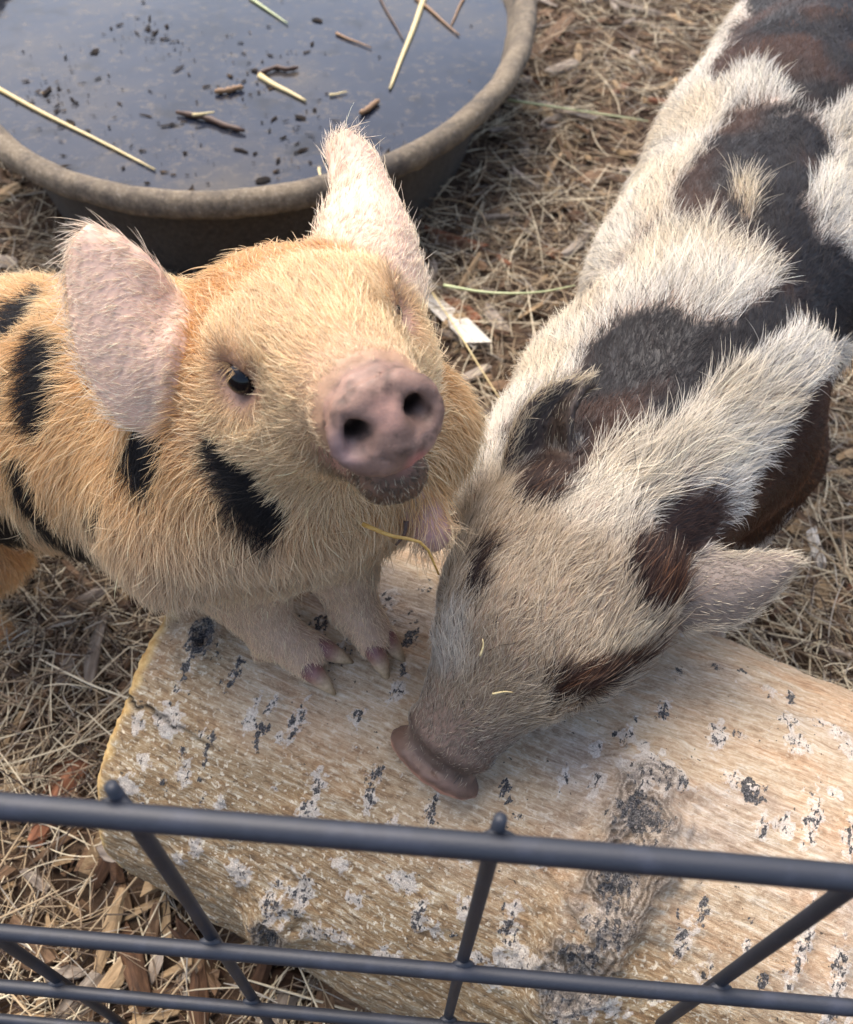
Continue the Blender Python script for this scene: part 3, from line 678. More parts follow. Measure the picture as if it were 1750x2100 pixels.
def lashes(root, base, P, M, s, c, n=22):
    r = np.random.default_rng(9); X = []
    for k in range(n):
        f = -.007 + .019 * (k + r.uniform(-.3, .3)) / (n - 1); p = P(f, .0435 * s, .0085 + .0012 * math.sin(3.1 * k / n)); d = unit(M[1] * s * .9 + M[2] * r.uniform(-.35, .25) + M[0] * (f - .003) * 45)
        q = np.linspace(0, 1, 6)[:, None]; X.append(p + d * q * r.uniform(.006, .009) - M[2] * q * q * .0022)
    X = np.array(X); curves_obj('eyelash_fringe', X - base, np.full((n, 6), .00012) * np.linspace(1, .2, 6), np.zeros((n, 6, 3)) + c, M_FUR, root)
YHAIR, RHAIR = 220000, 250000
def make_golden():
    f = np.array([.425, .53, -.735]); l = np.array([.88, -.42, .19]); f = unit(f); l = unit(l - f * (f @ l)); u = -np.cross(l, f) * 1.0
    u = np.cross(f, l)
    if u[1] > 0: u = -u
    M = np.array([cam_dir(f), cam_dir(l), cam_dir(u)]); O = at(650, 704, .378)
    fd = Field((-.62, .12, .02), (.08, .72, .70), .0024)
    P = grow_head(fd, O, M, True)
    spine = [at(590, 730, .44), at(548, 870, .485), at(330, 880, .55), at(110, 850, .61), at(-110, 845, .69), at(-270, 860, .77)]
    rad = [.050, .075, .084, .086, .088, .075]
    for i in range(5): fd.cone(spine[i], spine[i + 1], rad[i], rad[i + 1], .03)
    fd.cone(at(590, 915, .475), at(600, 960, .49), .078, .061, .03)       # chest
    fd.cone(at(420, 1060, .485), at(490, 1115, .505), .052, .034, .03)       # near shoulder
    fd.cone(at(850, 880, .475), at(770, 950, .49), .032, .036, .03)         # far shoulder
    G1, n1 = ear_sheet([(352, 872, .405), (255, 858, .405), (178, 745, .40), (150, 620, .395), (150, 525, .388), (192, 475, .384)],
                       [(352, 600, .402), (338, 585, .396), (318, 555, .390), (285, 520, .385), (245, 490, .383), (198, 473, .384)], .016, flip=-1)
    G2, n2 = ear_sheet([(648, 520, .405), (668, 455, .412), (690, 400, .42), (682, 345, .428), (678, 305, .43), (700, 282, .432)],
                       [(838, 632, .405), (862, 590, .422), (842, 500, .434), (800, 400, .438), (762, 325, .438), (715, 282, .433)], .016, flip=-1)
    for G in (G1, G2):
        v = np.linspace(0, 1, G.shape[0])[:, None] + 0 * G[..., 0]; fd.cloud(G.reshape(-1, 3), (.0036 - .0012 * v).ravel(), .009)
    # front legs on the log
    def foot(knee, ankle, toes, r0):
        K_, A_ = knee, ankle; fd.cone(K_, A_, r0, .0145, .012)
        for tp in toes: fd.cone(A_, A_ + (tp - A_) * .62, .0125, .0085, .008)
    def onlog(x, y, h): t, q, p = log_hit(x, y); return log_point(t, q, LR + h)
    A1 = onlog(575, 1325, .024); A2 = onlog(725, 1285, .026)
    T1 = [onlog(676, 1413, .007), onlog(708, 1356, .007)]; T2 = [onlog(790, 1383, .007), onlog(819, 1350, .007)]
    foot(at(500, 1190, .515), A1, T1, .030); foot(at(690, 1130, .515), A2, T2, .026)
    dew = onlog(532, 1362, .008); fd.cone(A1, A1 + (dew - A1) * .75, .009, .005, .006)
    # hind legs
    for i, (x, y, d, s) in enumerate([(-150, 980, .70, 1), (-250, 720, .76, 1)]):
        h = at(x, y, d); k = h + np.array([.03, -.02, -.07]); a = np.array([h[0] - .03, h[1] - .03, GZ + .05]); t = np.array([h[0] + .01, h[1] - .04, GZ + .012])
        fd.cone(h, k, .052, .034, .03); fd.cone(k, a, .032, .016, .012); fd.cone(a, t, .016, .013, .01)
    # wattle
    fd.cone(at(855, 1010, .452), at(886, 1092, .448), .009, .0105, .012); fd.cone(at(820, 960, .45), at(855, 1010, .452), .018, .010, .012)
    tail = [at(-300, 820, .79), at(-360, 800, .82), at(-350, 860, .83)]
    for a, b in zip(tail[:-1], tail[1:]): fd.cone(a, b, .008, .006, .01)
    V, Q = fd.mesh(2); N, area = vnormals(V, Q)
    V = V + N * (inside_snout(V, O, M, HS) * (fbm(V, 230, 3, 2) - .5) * .0022)[:, None]; N, area = vnormals(V, Q)
    root = empty('golden_piglet', tuple(onlog(700, 1380, 0))); base = np.array(root.location)
    px, py, pz = proj(V); h = (V - O) @ M.T / HS; h[:, 0] = short_f(h[:, 0])   # head coordinates
    D = lambda A: np.min([np.linalg.norm(V - a, axis=1) for a in A], axis=0)
    ear1 = near_sheet(V, G1) * sstep(.036, .05, np.linalg.norm(h - np.array([-.03, 0, 0]), axis=1) ); ear2 = near_sheet(V, G2) * sstep(.036, .05, np.linalg.norm(h - np.array([-.03, 0, 0]), axis=1))
    ear = np.maximum(ear1, ear2); inner1 = sstep(-.2, .3, (N @ -n1.reshape(-1, 3).mean(0)) * np.sign(-(n1.reshape(-1, 3).mean(0)) @ (CAM - V.mean(0))))
    back, near, dist = spine_flow(V, spine)
    hf = h * np.stack([np.where(h[:, 0] > 0, .72, 1), np.ones(len(h)), np.ones(len(h))], -1); inhead = sstep(.105, .075, np.linalg.norm(hf - np.array([0, 0, -.005]), axis=1) + .3 * np.maximum(0, -h[:, 0] - .05))
    legw = sstep(.075, .03, D([A1, A2, A1 * .5 + at(500, 1190, .515) * .5, A2 * .5 + at(690, 1130, .515) * .5])) * sstep(1130, 1200, py)
    # --- coat colours
    gold, cream, pale, beige, black = srgb(202, 154, 92), srgb(221, 185, 132), srgb(236, 216, 180), srgb(218, 192, 162), srgb(30, 27, 27)
    n_ = fbm(V, 30, 2)[:, None]
    C_ = gold * (1 - n_) + cream * n_
    lowc = sstep(960, 1230, py + 120 * (n_[:, 0] - .5)) * (pz < .58); C_ = C_ * (1 - lowc[:, None]) + beige * lowc[:, None]
    face = inhead * sstep(-.05, .01, h[:, 0]); C_ = C_ * (1 - face[:, None] * .85) + (cream * .45 + pale * .55) * face[:, None] * .85
    top = inhead * sstep(-.005, -.04, h[:, 0] + .03 * (n_[:, 0] - .5)) * (1 - ear); C_ = C_ * (1 - top[:, None]) + srgb(200, 145, 80) * top[:, None]
    muz = sstep(.035, .062, h[:, 0]) * inhead; C_ = C_ * (1 - muz[:, None] * .6) + srgb(172, 140, 112) * muz[:, None] * .6
    chin = inhead * sstep(.035, .055, h[:, 0]) * sstep(-.016, -.024, h[:, 2]); C_ = C_ * (1 - chin[:, None] * .85) + srgb(78, 64, 54) * chin[:, None] * .85
    er = inhead * sstep(.021, .010, np.min([np.linalg.norm((h - np.array([.006, .040 * s, .003])) * np.array([.8, 1, 1]), axis=1) for s in (1, -1)], axis=0)); C_ = C_ * (1 - er[:, None] * .75) + srgb(150, 112, 88) * er[:, None] * .75
    C_ = C_ * (1 - legw[:, None]) + srgb(222, 198, 168) * legw[:, None]
    body = (1 - inhead)
    B_ = np.zeros(len(V)); CL = C_.copy()
    for k, (poly, hd) in enumerate([([(70, 690), (130, 680), (150, 705), (142, 800), (100, 885), (65, 870), (48, 790)], 0), ([(-80, 690), (0, 655), (60, 605), (105, 600), (95, 640), (40, 685), (0, 700)], 0),
            ([(265, 870), (335, 865), (345, 930), (322, 972), (288, 988), (256, 940)], 0), ([(422, 885), (455, 915), (520, 955), (560, 1000), (595, 1040), (592, 1095), (545, 1110), (495, 1075), (448, 1000), (428, 940)], 2),
            ([(-120, 720), (20, 735), (32, 800), (10, 880), (-120, 900)], 0), ([(20, 925), (62, 930), (78, 1005), (115, 1055), (185, 1105), (195, 1150), (140, 1130), (75, 1085), (35, 1000)], 0),
            ([(-150, 1000), (0, 1035), (45, 1070), (45, 1110), (-150, 1110)], 0), ([(188, 1030), (222, 1005), (218, 1060), (195, 1075)], 0), ([(350, 480), (480, 480), (480, 545), (350, 545)], 0), ([(-300, 600), (-200, 620), (-190, 900), (-320, 980)], 0)]):
        vis = (pz < .95) * ((1 - inhead) if hd == 0 else 1)
        B_ = np.maximum(B_, paint(C_, px, py, poly, black, V, 9, vis * (1 - ear), 9, k))
    tipc = np.clip(CL + (pale - CL) * (.5 - .45 * np.maximum(chin, er))[:, None], 0, 1)
    # --- skin
    K_ = C_ * .55
    K_ = K_ * (1 - (1 - B_[:, None]) * .45) + srgb(196, 150, 120) * .9 * ((1 - B_[:, None]) * .45)
    e3 = ear[:, None]; K_ = K_ * (1 - e3) + (srgb(226, 190, 166) * (1 - n_ * .2) ) * e3
    eb = (sstep(.02, 0, np.abs(h[:, 2] + .02)) * ear1)[:, None]
    disc = sstep(.067, .0705, h[:, 0] + .27 * h[:, 2]) * sstep(-.0295, -.0255, h[:, 2]) * inhead
    lip = inhead * sstep(.052, .062, h[:, 0]) * sstep(-.017, -.023, h[:, 2])
    dn = fbm(V, 120, 6)[:, None]
    dk_ = sstep(.56, .66, fbm(V, 260, 4, 2))[:, None]
    dc = srgb(94, 72, 60) * (1 - dn) + srgb(162, 130, 114) * dn; dc = dc * (1 - .5 * dk_)
    K_ = K_ * (1 - disc[:, None]) + dc * disc[:, None]
    lipk = (lip * (1 - disc))[:, None]; K_ = K_ * (1 - lipk) + srgb(110, 80, 60) * lipk
    def sp(fx, ly, uz, r, rgb, a=1.0):
        w = sstep(r, r * .3, np.linalg.norm(h - np.array([fx, ly, uz]), axis=1))[:, None] * a; K_[:] = K_ * (1 - w) + srgb(*rgb) * w
    sp(.084, 0, .009, .011, (186, 144, 126), .8); sp(.082, .006, -.017, .009, (190, 124, 116), .9); sp(.072, .003, -.028, .007, (168, 116, 96), .7)
    sp(.082, -.022, .0, .012, (146, 120, 116), .7); sp(.075, .018, -.02, .012, (112, 92, 92), .7)
    roll_ = sstep(.0655, .0675, h[:, 0]) * (1 - disc) * sstep(.006, .016, h[:, 2]) * inhead; K_ = K_ * (1 - roll_[:, None]) + srgb(140, 122, 116) * roll_[:, None]
    for s in (1, -1):
        sp(.088, .0118 * s, .0035, .0085, (52, 36, 30)); sp(.086, .0150 * s, .001, .0090, (74, 54, 44), .8); sp(.074, .0128 * s, .004, .009, (22, 14, 12))
        sp(.006, .040 * s, .002, .020, (128, 96, 84), .9); sp(.006, .040 * s, .002, .0105, (56, 40, 38))
    sp(.05, -.024, -.028, .014, (196, 142, 126), .5)
    wat = sstep(.03, .015, D([at(886, 1092, .448)])); K_ = K_ * (1 - wat[:, None]) + srgb(176, 140, 130) * wat[:, None]
    K_ = K_ * (1 - legw[:, None] * .7) + srgb(190, 160, 134) * legw[:, None] * .7
    obj('body', mesh_data('body', V - base, Q, M_SKIN, attrs=dict(skin=np.c_[np.clip(K_, 0, 1), np.ones(len(V))])), root)
    # --- fur
    hd = tangent(-M[0] * 1.0 + (V - (O + M[0] * .05)) * 6, N)
    for s in (1, -1):
        ec = O + np.array([.006, .04 * s, .002]) @ M * HS; ew = sstep(.03, .012, np.linalg.norm(V - ec, axis=1))[:, None]; hd = tangent(hd * (1 - ew) + unit(V - ec) * ew * 1.5, N)
    bd = tangent(back * .8 + np.array([0, 0, -.75]) + (V - near) * 0, N)
    chn = (inhead * sstep(.03, .05, h[:, 0]) * sstep(-.010, -.018, h[:, 2]))[:, None]; hd = tangent(hd * (1 - chn) + (-M[2] * 1.0 - M[0] * .6) * chn, N)
    chestw = sstep(880, 1050, py) * sstep(.62, .54, pz) * (1 - inhead)
    bd = tangent(bd * (1 - chestw[:, None] * .6) + chestw[:, None] * (np.array([.05, -.1, -1.0])), N)
    fl = hd * inhead[:, None] + bd * (1 - inhead[:, None]); fl = fl * (1 - legw[:, None]) + np.array([0, -.3, -1]) * legw[:, None]
    e1d = unit(G1[-1].mean(0) - G1[0].mean(0)); e2d = unit(G2[-1].mean(0) - G2[0].mean(0))
    out1 = -M[1]
    fl = fl * (1 - ear[:, None]) + ear1[:, None] * tangent(e1d * .5 + out1 * .8 - M[2] * .2, N) + ear2[:, None] * tangent(e2d * .8 + M[1] * .5 - M[0] * .2, N)
    fl = tangent(fl, N)
    rim = np.maximum((1 - sstep(.0, .008, sheet_edge(V, G1))) * ear1, (1 - sstep(.0, .008, sheet_edge(V, G2))) * ear2)
    Lh = .0185 * (1 - inhead) + .0088 * inhead; Lh = Lh - .002 * chestw; Lh = Lh * (1 - muz * .55 * (1 - lip * .6)) * (1 - .6 * inhead * sstep(.04, .055, h[:, 0]) * sstep(-.012, -.018, h[:, 2])) * (1 - legw * .7); Lh = Lh * (1 - ear) + ear * (.0055 + .008 * rim)
    eye_d = np.min([np.linalg.norm(h - np.array([.006, .040 * s, .002]), axis=1) for s in (1, -1)], axis=0); Lh = Lh * (.35 + .65 * sstep(.008, .024, eye_d))
    front = inhead * sstep(.066, .069, h[:, 0] + .27 * h[:, 2]) * sstep(-.031, -.027, h[:, 2]); dens = np.ones(len(V)) * (1 - disc) * (1 - .9 * front) * (1 - roll_ * .9) *  sstep(.0105, .0135, eye_d); dens = dens * (1 - .45 * ear) * (1 + lip * 1.2) * (1 + .5 * inhead) * (1 - .7 * wat)
    dens = dens * (1 + 1.0 * (pz < .62)) * np.where(N @ unit(CAM - at(500, 900, .5)) > -.35, 1, .4)
    lift = .24 + .2 * inhead * (1 - muz) + .05 * chestw; lift = lift * (1 - .5 * B_)
    fc = CL.copy(); fc = fc * (1 - e3) + srgb(222, 202, 178) * e3; tc = tipc * (1 - e3) + srgb(236, 222, 202) * e3
    scatter_fur('fur', V, Q, N, area, dens, YHAIR, Lh, fl, lift, fc, tc, M_FUR, root, base, .000110, .26, 3, gmask=1 - B_, dark=B_, darkc=np.zeros_like(V) + black)
    for s in (1, -1):
        add_eye(root, base, P(.0055, (.0392 if s < 0 else .0365) * s, .0018), M, .0082 if s < 0 else .0074, M[1] * s * .75 + M[0] * .65)
    lashes(root, base, P, M, -1, srgb(214, 178, 130))
    pink = [(140, 112, 98), (118, 84, 78), (136, 92, 86), (196, 174, 142), (160, 138, 106)]
    for A_, T in ((A1, T1), (A2, T2)):
        for tp in T: 
            s0 = A_ + (tp - A_) * .46; up = unit(tp - LC - LA * ((tp - LC) @ LA)); add_hoof(root, base, [s0, s0 * .45 + tp * .55 + up * .001, tp + (tp - s0) * .22 - up * .0048], [.0078, .0078, .0068, .0048, .0010], pink)
    add_hoof(root, base, [A1 + (dew - A1) * .6, A1 + (dew - A1) * .85, dew], [.0048, .0045, .0018], pink[1:])
    tag(root, 'golden piglet with black spots looking up, front feet on the log', 'piglet')
make_golden()

# ------------------------------------------------------------------ the spotted piglet, nose down on the log
Z2 = lambda x, y: (820.3 + .5313 * x, 638 + .5313 * y)      # readings from two enlargements of the picture
Z3 = lambda x, y: (1002.6 + .4271 * x, .4271 * y)
def make_spotted():
    f = unit(np.array([-.50, .82, .28])); l = np.array([.80, .57, -.2]); l = unit(l - f * (f @ l)); u = np.cross(f, l)
    if u[2] > 0: u = -u
    M = np.array([cam_dir(f), cam_dir(l), cam_dir(u)]); O = at(1062, 1312, .470)
    fd = Field((-.05, .12, .03), (.62, 1.14, .56), .0026)
    P = grow_head(fd, O, M, False)
    spine = [at(1190, 1120, .515), at(1290, 1000, .545), at(1385, 850, .60), at(1475, 610, .68), at(1570, 350, .775), at(1650, 130, .87)]
    rad = [.052, .064, .088, .097, .098, .088]
    for i in range(5): fd.cone(spine[i], spine[i + 1], rad[i], rad[i + 1], .03)
    fd.cone(at(1150, 960, .56), at(1200, 820, .62), .04, .05, .03)
    fd.cone(at(1040, 1030, .545), at(1120, 930, .57), .028, .034, .03)
    G1, n1 = ear_sheet([(1045, 1050, .505), (1042, 960, .498), (1055, 890, .492), (1085, 835, .487), (1130, 795, .483), (1205, 778, .482)],
                       [(1185, 1000, .500), (1180, 950, .490), (1168, 900, .482), (1172, 850, .478), (1190, 808, .478), (1212, 776, .481)], .012, flip=1)
    G2, n2 = ear_sheet([(1385, 1130, .497), (1430, 1130, .492), (1480, 1140, .488), (1540, 1142, .487), (1590, 1140, .487), (1618, 1142, .488)],
                       [(1400, 1285, .492), (1445, 1280, .488), (1500, 1275, .488), (1560, 1235, .489), (1600, 1190, .489), (1622, 1148, .489)], .012, flip=-1)
    for G in (G1, G2):
        v = np.linspace(0, 1, G.shape[0])[:, None] + 0 * G[..., 0]; fd.cloud(G.reshape(-1, 3), (.0037 - .0012 * v).ravel(), .010)
    feet = []
    for (x, y, d, dx, dy) in [(1190, 880, .66, -.01, -.03), (1560, 930, .64, .02, -.03), (1370, 430, .84, -.01, -.01), (1760, 420, .84, .03, -.01)]:
        h = at(x, y, d); k = np.array([h[0] + dx * .3, h[1] + .01, GZ + .11]); a = np.array([h[0] + dx, h[1] + dy * .4, GZ + .055]); t = np.array([h[0] + dx, h[1] + dy - .012, GZ + .016])
        fd.cone(h, k, .045, .024, .025); fd.cone(k, a, .023, .014, .01); fd.cone(a, t, .014, .013, .008); feet.append((a, t))
    tl = [at(1665, 60, .93), at(1690, 30, .97), at(1670, 60, .98)]
    for a, b in zip(tl[:-1], tl[1:]): fd.cone(a, b, .008, .005, .01)
    V, Q = fd.mesh(2); N, area = vnormals(V, Q)
    V = V + N * (inside_snout(V, O, M, HSR) * (fbm(V, 230, 3, 2) - .5) * .0022)[:, None]; N, area = vnormals(V, Q)
    root = empty('spotted_piglet', (feet[0][1][0], feet[0][1][1], GZ)); base = np.array(root.location)
    px, py, pz = proj(V); h = (V - O) @ M.T / HSR; h[:, 0] = short_f(h[:, 0]); h[:, 1] /= .93
    hr = np.linalg.norm(h - np.array([-.03, 0, 0]), axis=1)
    ear1 = near_sheet(V, G1) * sstep(.058, .074, hr); ear2 = near_sheet(V, G2) * sstep(.058, .074, hr); ear = np.maximum(ear1, ear2)
    back, near, dist = spine_flow(V, spine)
    hf = h * np.stack([np.where(h[:, 0] > 0, .72, 1), np.ones(len(h)), np.ones(len(h))], -1); inhead = sstep(.115, .085, np.linalg.norm(hf - np.array([.005, 0, -.005]), axis=1) + .4 * np.maximum(0, -h[:, 0] - .055))
    legw = sstep(.24, .20, V[:, 2]) * (V[:, 1] > .40)
    white, cream, tan, black, brown, grey = srgb(219, 213, 202), srgb(208, 190, 158), srgb(176, 154, 124), srgb(38, 35, 37), srgb(84, 56, 42), srgb(128, 110, 98)
    C_ = np.zeros((len(V), 3)) + white; n_ = fbm(V, 34, 3)[:, None]
    # far from the picture: random bands like the visible ones
    nb = fbm(V * np.array([.7, 1.2, .8]), 9, 4, 2); C_ = np.where((nb > .55)[:, None], black, C_)
    vis = (N @ unit(CAM - at(1400, 800, .6)) > -.45) * 1.0
    C_ = C_ * (1 - vis[:, None]) + white * vis[:, None]
    z2 = lambda pts: [Z2(*p) for p in pts]; z3 = lambda pts: [Z3(*p) for p in pts]
    Dk = np.zeros(len(V)); CL = C_.copy(); DC = np.zeros_like(C_) + black
    bd = vis * (1 - inhead) * (1 - ear)
    for k, (poly, c, is_d) in enumerate([
        (z3([(1220, -300), (1210, 0), (1250, 60), (1180, 140), (1120, 260), (1060, 380), (1080, 460), (1180, 340), (1260, 320), (1400, 420), (1500, 540), (1620, 570), (1700, 480), (1780, 420), (2100, 380), (2100, -300)]), black, 1),
        (z3([(1180, 550), (1300, 490), (1440, 530), (1560, 550), (1600, 640), (1650, 780), (1570, 880), (1490, 970), (1560, 1080), (1640, 1190), (1760, 1270), (2000, 1290), (2000, 1660), (1640, 1650), (1520, 1560), (1380, 1580), (1240, 1640), (1180, 1570), (1250, 1480), (1330, 1420), (1400, 1330), (1290, 1250), (1150, 1230), (1060, 1110), (950, 1130), (860, 1090), (780, 1170), (700, 1230), (720, 1170), (800, 1100), (890, 1030), (880, 960), (920, 870), (1000, 750), (1090, 640)]), black, 1),
        (z3([(430, 1760), (520, 1620), (620, 1530), (760, 1480), (900, 1480), (980, 1560), (1180, 1550), (1330, 1440), (1500, 1450), (1560, 1560), (1400, 1620), (1250, 1720), (1150, 1800), (1020, 1900), (900, 2050), (700, 2150), (560, 2150), (440, 1960)]), black, 1),
        (z2([(960, 480), (880, 580), (760, 650), (650, 640), (560, 720), (500, 790), (430, 770), (400, 650), (420, 500), (560, 340), (700, 240)]), black, 1),
        (z2([(1500, 430), (1560, 330), (1700, 200), (1800, 150), (1850, 400), (1600, 700), (1400, 900), (1100, 960), (1060, 900), (1250, 850), (1330, 700), (1400, 560)]), brown * .55, 1),
        (z3([(1160, 940), (1210, 870), (1280, 960), (1295, 1035), (1225, 1040)]), cream, 0),
        (z3([(420, 1440), (520, 1330), (540, 1400), (470, 1500), (400, 1540)]), brown, 0),
        (z3([(600, 1290), (670, 1240), (690, 1290), (620, 1330)]), brown, 0),
        (z3([(700, 640), (760, 640), (740, 780), (690, 800)]), brown, 0)]):
        w = paint(C_, px, py, poly, c, V, 11, bd, 11, k)
        if is_d: DC = DC * (1 - w[:, None]) + np.array(c) * w[:, None]
        else: CL = CL * (1 - w[:, None]) + np.array(c) * w[:, None]
        Dk = np.maximum(Dk, w) if is_d else Dk * (1 - w)
    # rusty tinge inside the dark saddle
    ru = sstep(.44, .62, fbm(V, 16, 8)) * Dk * .75; C_ = C_ * (1 - ru[:, None]) + brown * ru[:, None]; DC = DC * (1 - ru[:, None]) + brown * ru[:, None]
    crm = sstep(.52, .72, fbm(V, 22, 5)) * (1 - Dk) * .6; C_ = C_ * (1 - crm[:, None]) + cream * crm[:, None]; CL = CL * (1 - crm[:, None]) + cream * crm[:, None]
    # head
    hw = np.maximum(inhead, 0) * (1 - ear); C0 = C_.copy(); Hc = np.zeros_like(C_) + tan
    Hc = Hc * (1 - n_ * .5) + srgb(200, 182, 154) * n_ * .5
    hd_d = np.zeros(len(V)); HL = Hc.copy()
    for k, (poly, c, d_) in enumerate([
        (z2([(560, 700), (700, 560), (900, 500), (1150, 380), (1300, 600), (1080, 670), (1000, 760), (880, 860), (850, 960), (760, 880), (640, 880), (560, 800)]), white * .55 + cream * .45, 0),
        (z2([(950, 800), (1080, 680), (1230, 690), (1270, 830), (1110, 940), (1130, 1100), (1100, 1210), (1000, 1220), (880, 1130), (850, 1040), (870, 930)]), brown * .5 + black * .5, 1),
        (z2([(380, 500), (500, 400), (700, 300), (720, 600), (600, 780), (520, 800), (440, 780), (400, 650)]), black * .6 + brown * .4, 1),
        (z2([(220, 1120), (260, 980), (340, 840), (370, 900), (300, 1050), (280, 1110)]), black * .7 + brown * .3, 1),
        (z2([(170, 1130), (260, 1160), (265, 1400), (120, 1420), (100, 1300)]), white * .7 + tan * .3, 0),
        (z2([(540, 1450), (640, 1380), (760, 1360), (900, 1340), (1000, 1270), (1080, 1250), (1010, 1350), (860, 1430), (700, 1490), (570, 1550)]), brown * .6 + black * .4, 1),
        (z2([(800, 1270), (1000, 1210), (900, 1300), (780, 1380), (700, 1390)]), cream, 0)]):
        w = paint(Hc, px, py, poly, c, V, 20, None, 15, k + 20); paint(C0, px, py, poly, c, V, 20, bd if k < 3 else bd * 0, 15, k + 20); wd = w * (hw + (1 - hw) * bd * (k < 3))
        if d_: DC = DC * (1 - wd[:, None]) + np.array(c) * wd[:, None]
        else: HL = HL * (1 - w[:, None]) + np.array(c) * w[:, None]; CL = CL * (1 - (w * bd)[:, None] * (k < 3)) + np.array(c) * (w * bd)[:, None] * (k < 3)
        Dk = np.maximum(Dk, w * bd) if (d_ and k < 3) else (Dk * (1 - w * bd) if k < 3 else Dk); hd_d = np.maximum(hd_d, w) if d_ else hd_d * (1 - w)
    muz = sstep(.015, .055, h[:, 0] + .012 * (n_[:, 0] - .5)) * inhead; Hc = Hc * (1 - muz[:, None] * .85) + srgb(104, 87, 74) * muz[:, None] * .85
    HL = HL * (1 - muz[:, None] * .85) + srgb(104, 87, 74) * muz[:, None] * .85; CL = CL * (1 - hw[:, None]) + HL * hw[:, None]; hd_d = hd_d * (1 - muz)
    C_ = C0 * (1 - hw[:, None]) + Hc * hw[:, None]; Dk = Dk * (1 - hw) + hd_d * hw
    C_ = C_ * (1 - legw[:, None]) + (white * .6 + cream * .3) * legw[:, None]
    CL = CL * (1 - legw[:, None]) + (white * .6 + cream * .3) * legw[:, None]; Dk = Dk * (1 - legw)
    e3 = ear[:, None]
    K_ = C_ * .5; K_ = K_ * (.5 + .5 * Dk[:, None]) + srgb(176, 150, 130) * .5 * (1 - Dk[:, None])
    K_ = K_ * (1 - muz[:, None] * .7) + srgb(112, 92, 82) * muz[:, None] * .7
    K_ = K_ * (1 - e3) + (srgb(60, 51, 46) * ear1[:, None] + srgb(122, 110, 100) * ear2[:, None]) 
    disc = sstep(.068, .0725, h[:, 0] - .10 * h[:, 2]) * inhead; dn = fbm(V, 140, 6)[:, None]
    topd = sstep(.0805, .0765, h[:, 0] + .004 * (dn[:, 0] - .5))[:, None]
    dc = (srgb(160, 112, 92) * (1 - dn) + srgb(204, 156, 132) * dn) * (1 - topd) + srgb(96, 76, 66) * topd
    K_ = K_ * (1 - disc[:, None]) + dc * disc[:, None]
    roll_ = sstep(.056, .062, h[:, 0]) * (1 - disc) * sstep(.004, .014, h[:, 2]) * inhead; K_ = K_ * (1 - roll_[:, None]) + srgb(84, 70, 62) * roll_[:, None]
    for s in (1, -1):
        w = sstep(.016, .006, np.linalg.norm(h - np.array([.006, .040 * s, .002]), axis=1))[:, None]; K_ = K_ * (1 - w) + srgb(40, 32, 30) * w
        w = sstep(.009, .005, np.linalg.norm(h - np.array([.080, .0125 * s, .003]), axis=1))[:, None]; K_ = K_ * (1 - w) + srgb(40, 26, 24) * w
    obj('body', mesh_data('body', V - base, Q, M_SKIN, attrs=dict(skin=np.c_[np.clip(K_, 0, 1), np.ones(len(V))])), root)
    # fur
    hdv = tangent(-M[0] + (V - (O + M[0] * .05)) * 5, N)
    for s in (1, -1):
        ec = O + np.array([.006, .04 * s, .002]) @ M * HSR; ew = sstep(.026, .010, np.linalg.norm(V - ec, axis=1))[:, None]; hdv = tangent(hdv * (1 - ew) + unit(V - ec) * ew * 1.5, N)
    bdv = tangent(back + np.array([0, 0, -.35]) + unit(V - near) * .0, N); side = 1 - np.clip(N[:, 2], 0, 1)
    bdv = tangent(back * (1 - .45 * side[:, None]) + np.array([0, 0, -.9]) * side[:, None], N)
    fl = hdv * inhead[:, None] + bdv * (1 - inhead[:, None])
    fl = fl * (1 - legw[:, None]) + np.array([0, 0, -1]) * legw[:, None]
    e1d = unit(G1[-1].mean(0) - G1[0].mean(0)); e2d = unit(G2[-1].mean(0) - G2[0].mean(0))
    fl = fl * (1 - e3) + ear1[:, None] * e1d + ear2[:, None] * (e2d + .3 * cam_dir(np.array([0, .6, 0])))
    fl = tangent(fl, N)
    mane = sstep(.75, .96, N[:, 2] + .0 * dist) * (1 - inhead) * sstep(.95, .75, V[:, 1]); 
    poll = sstep(-.03, -.07, h[:, 0]) * sstep(.035, .01, np.abs(h[:, 1])) * sstep(.005, .03, h[:, 2])
    nn = fbm(V, 20, 9)
    Lh = .0140 * (1 - inhead) + .0105 * inhead; Lh = Lh + .012 * np.maximum(mane * (1 - Dk) * sstep(.35, .6, nn), poll) + .004 * (1 - Dk) * (1 - inhead)
    Lh = Lh * (1 - .4 * Dk * (1 - inhead)); Lh = Lh + .005 * Dk * inhead + .009 * inhead * sstep(.030, .040, h[:, 1]) * sstep(-.012, -.026, h[:, 2]); Lh = Lh * (1 - muz * .55); Lh = Lh * (1 - legw * .5)
    rim1 = 1 - sstep(.0, .010, sheet_edge(V, G1[:, :1].repeat(2, 1))); rim2 = 1 - sstep(.0, .010, sheet_edge(V, G2)); rim = np.maximum(rim1 * ear1, rim2 * ear2)
    Lh = Lh * (1 - ear) + ear * (.0042 + .006 * rim)
    eye_d = np.min([np.linalg.norm(h - np.array([.006, .040 * s, .002]), axis=1) for s in (1, -1)], axis=0); Lh = Lh * (.3 + .7 * sstep(.006, .022, eye_d))
    dens = np.ones(len(V)) * sstep(.0075, .0105, eye_d) * (1 - disc) * (1 - .8 * roll_) * (1 + .6 * inhead) * (1 - .2 * ear) * np.where(N @ unit(CAM - at(1400, 800, .6)) > -.35, 1, .35) * (1 + 1.2 * (pz < .75))
    lift = .21 + .07 * (1 - Dk) + .35 * poll + .15 * mane
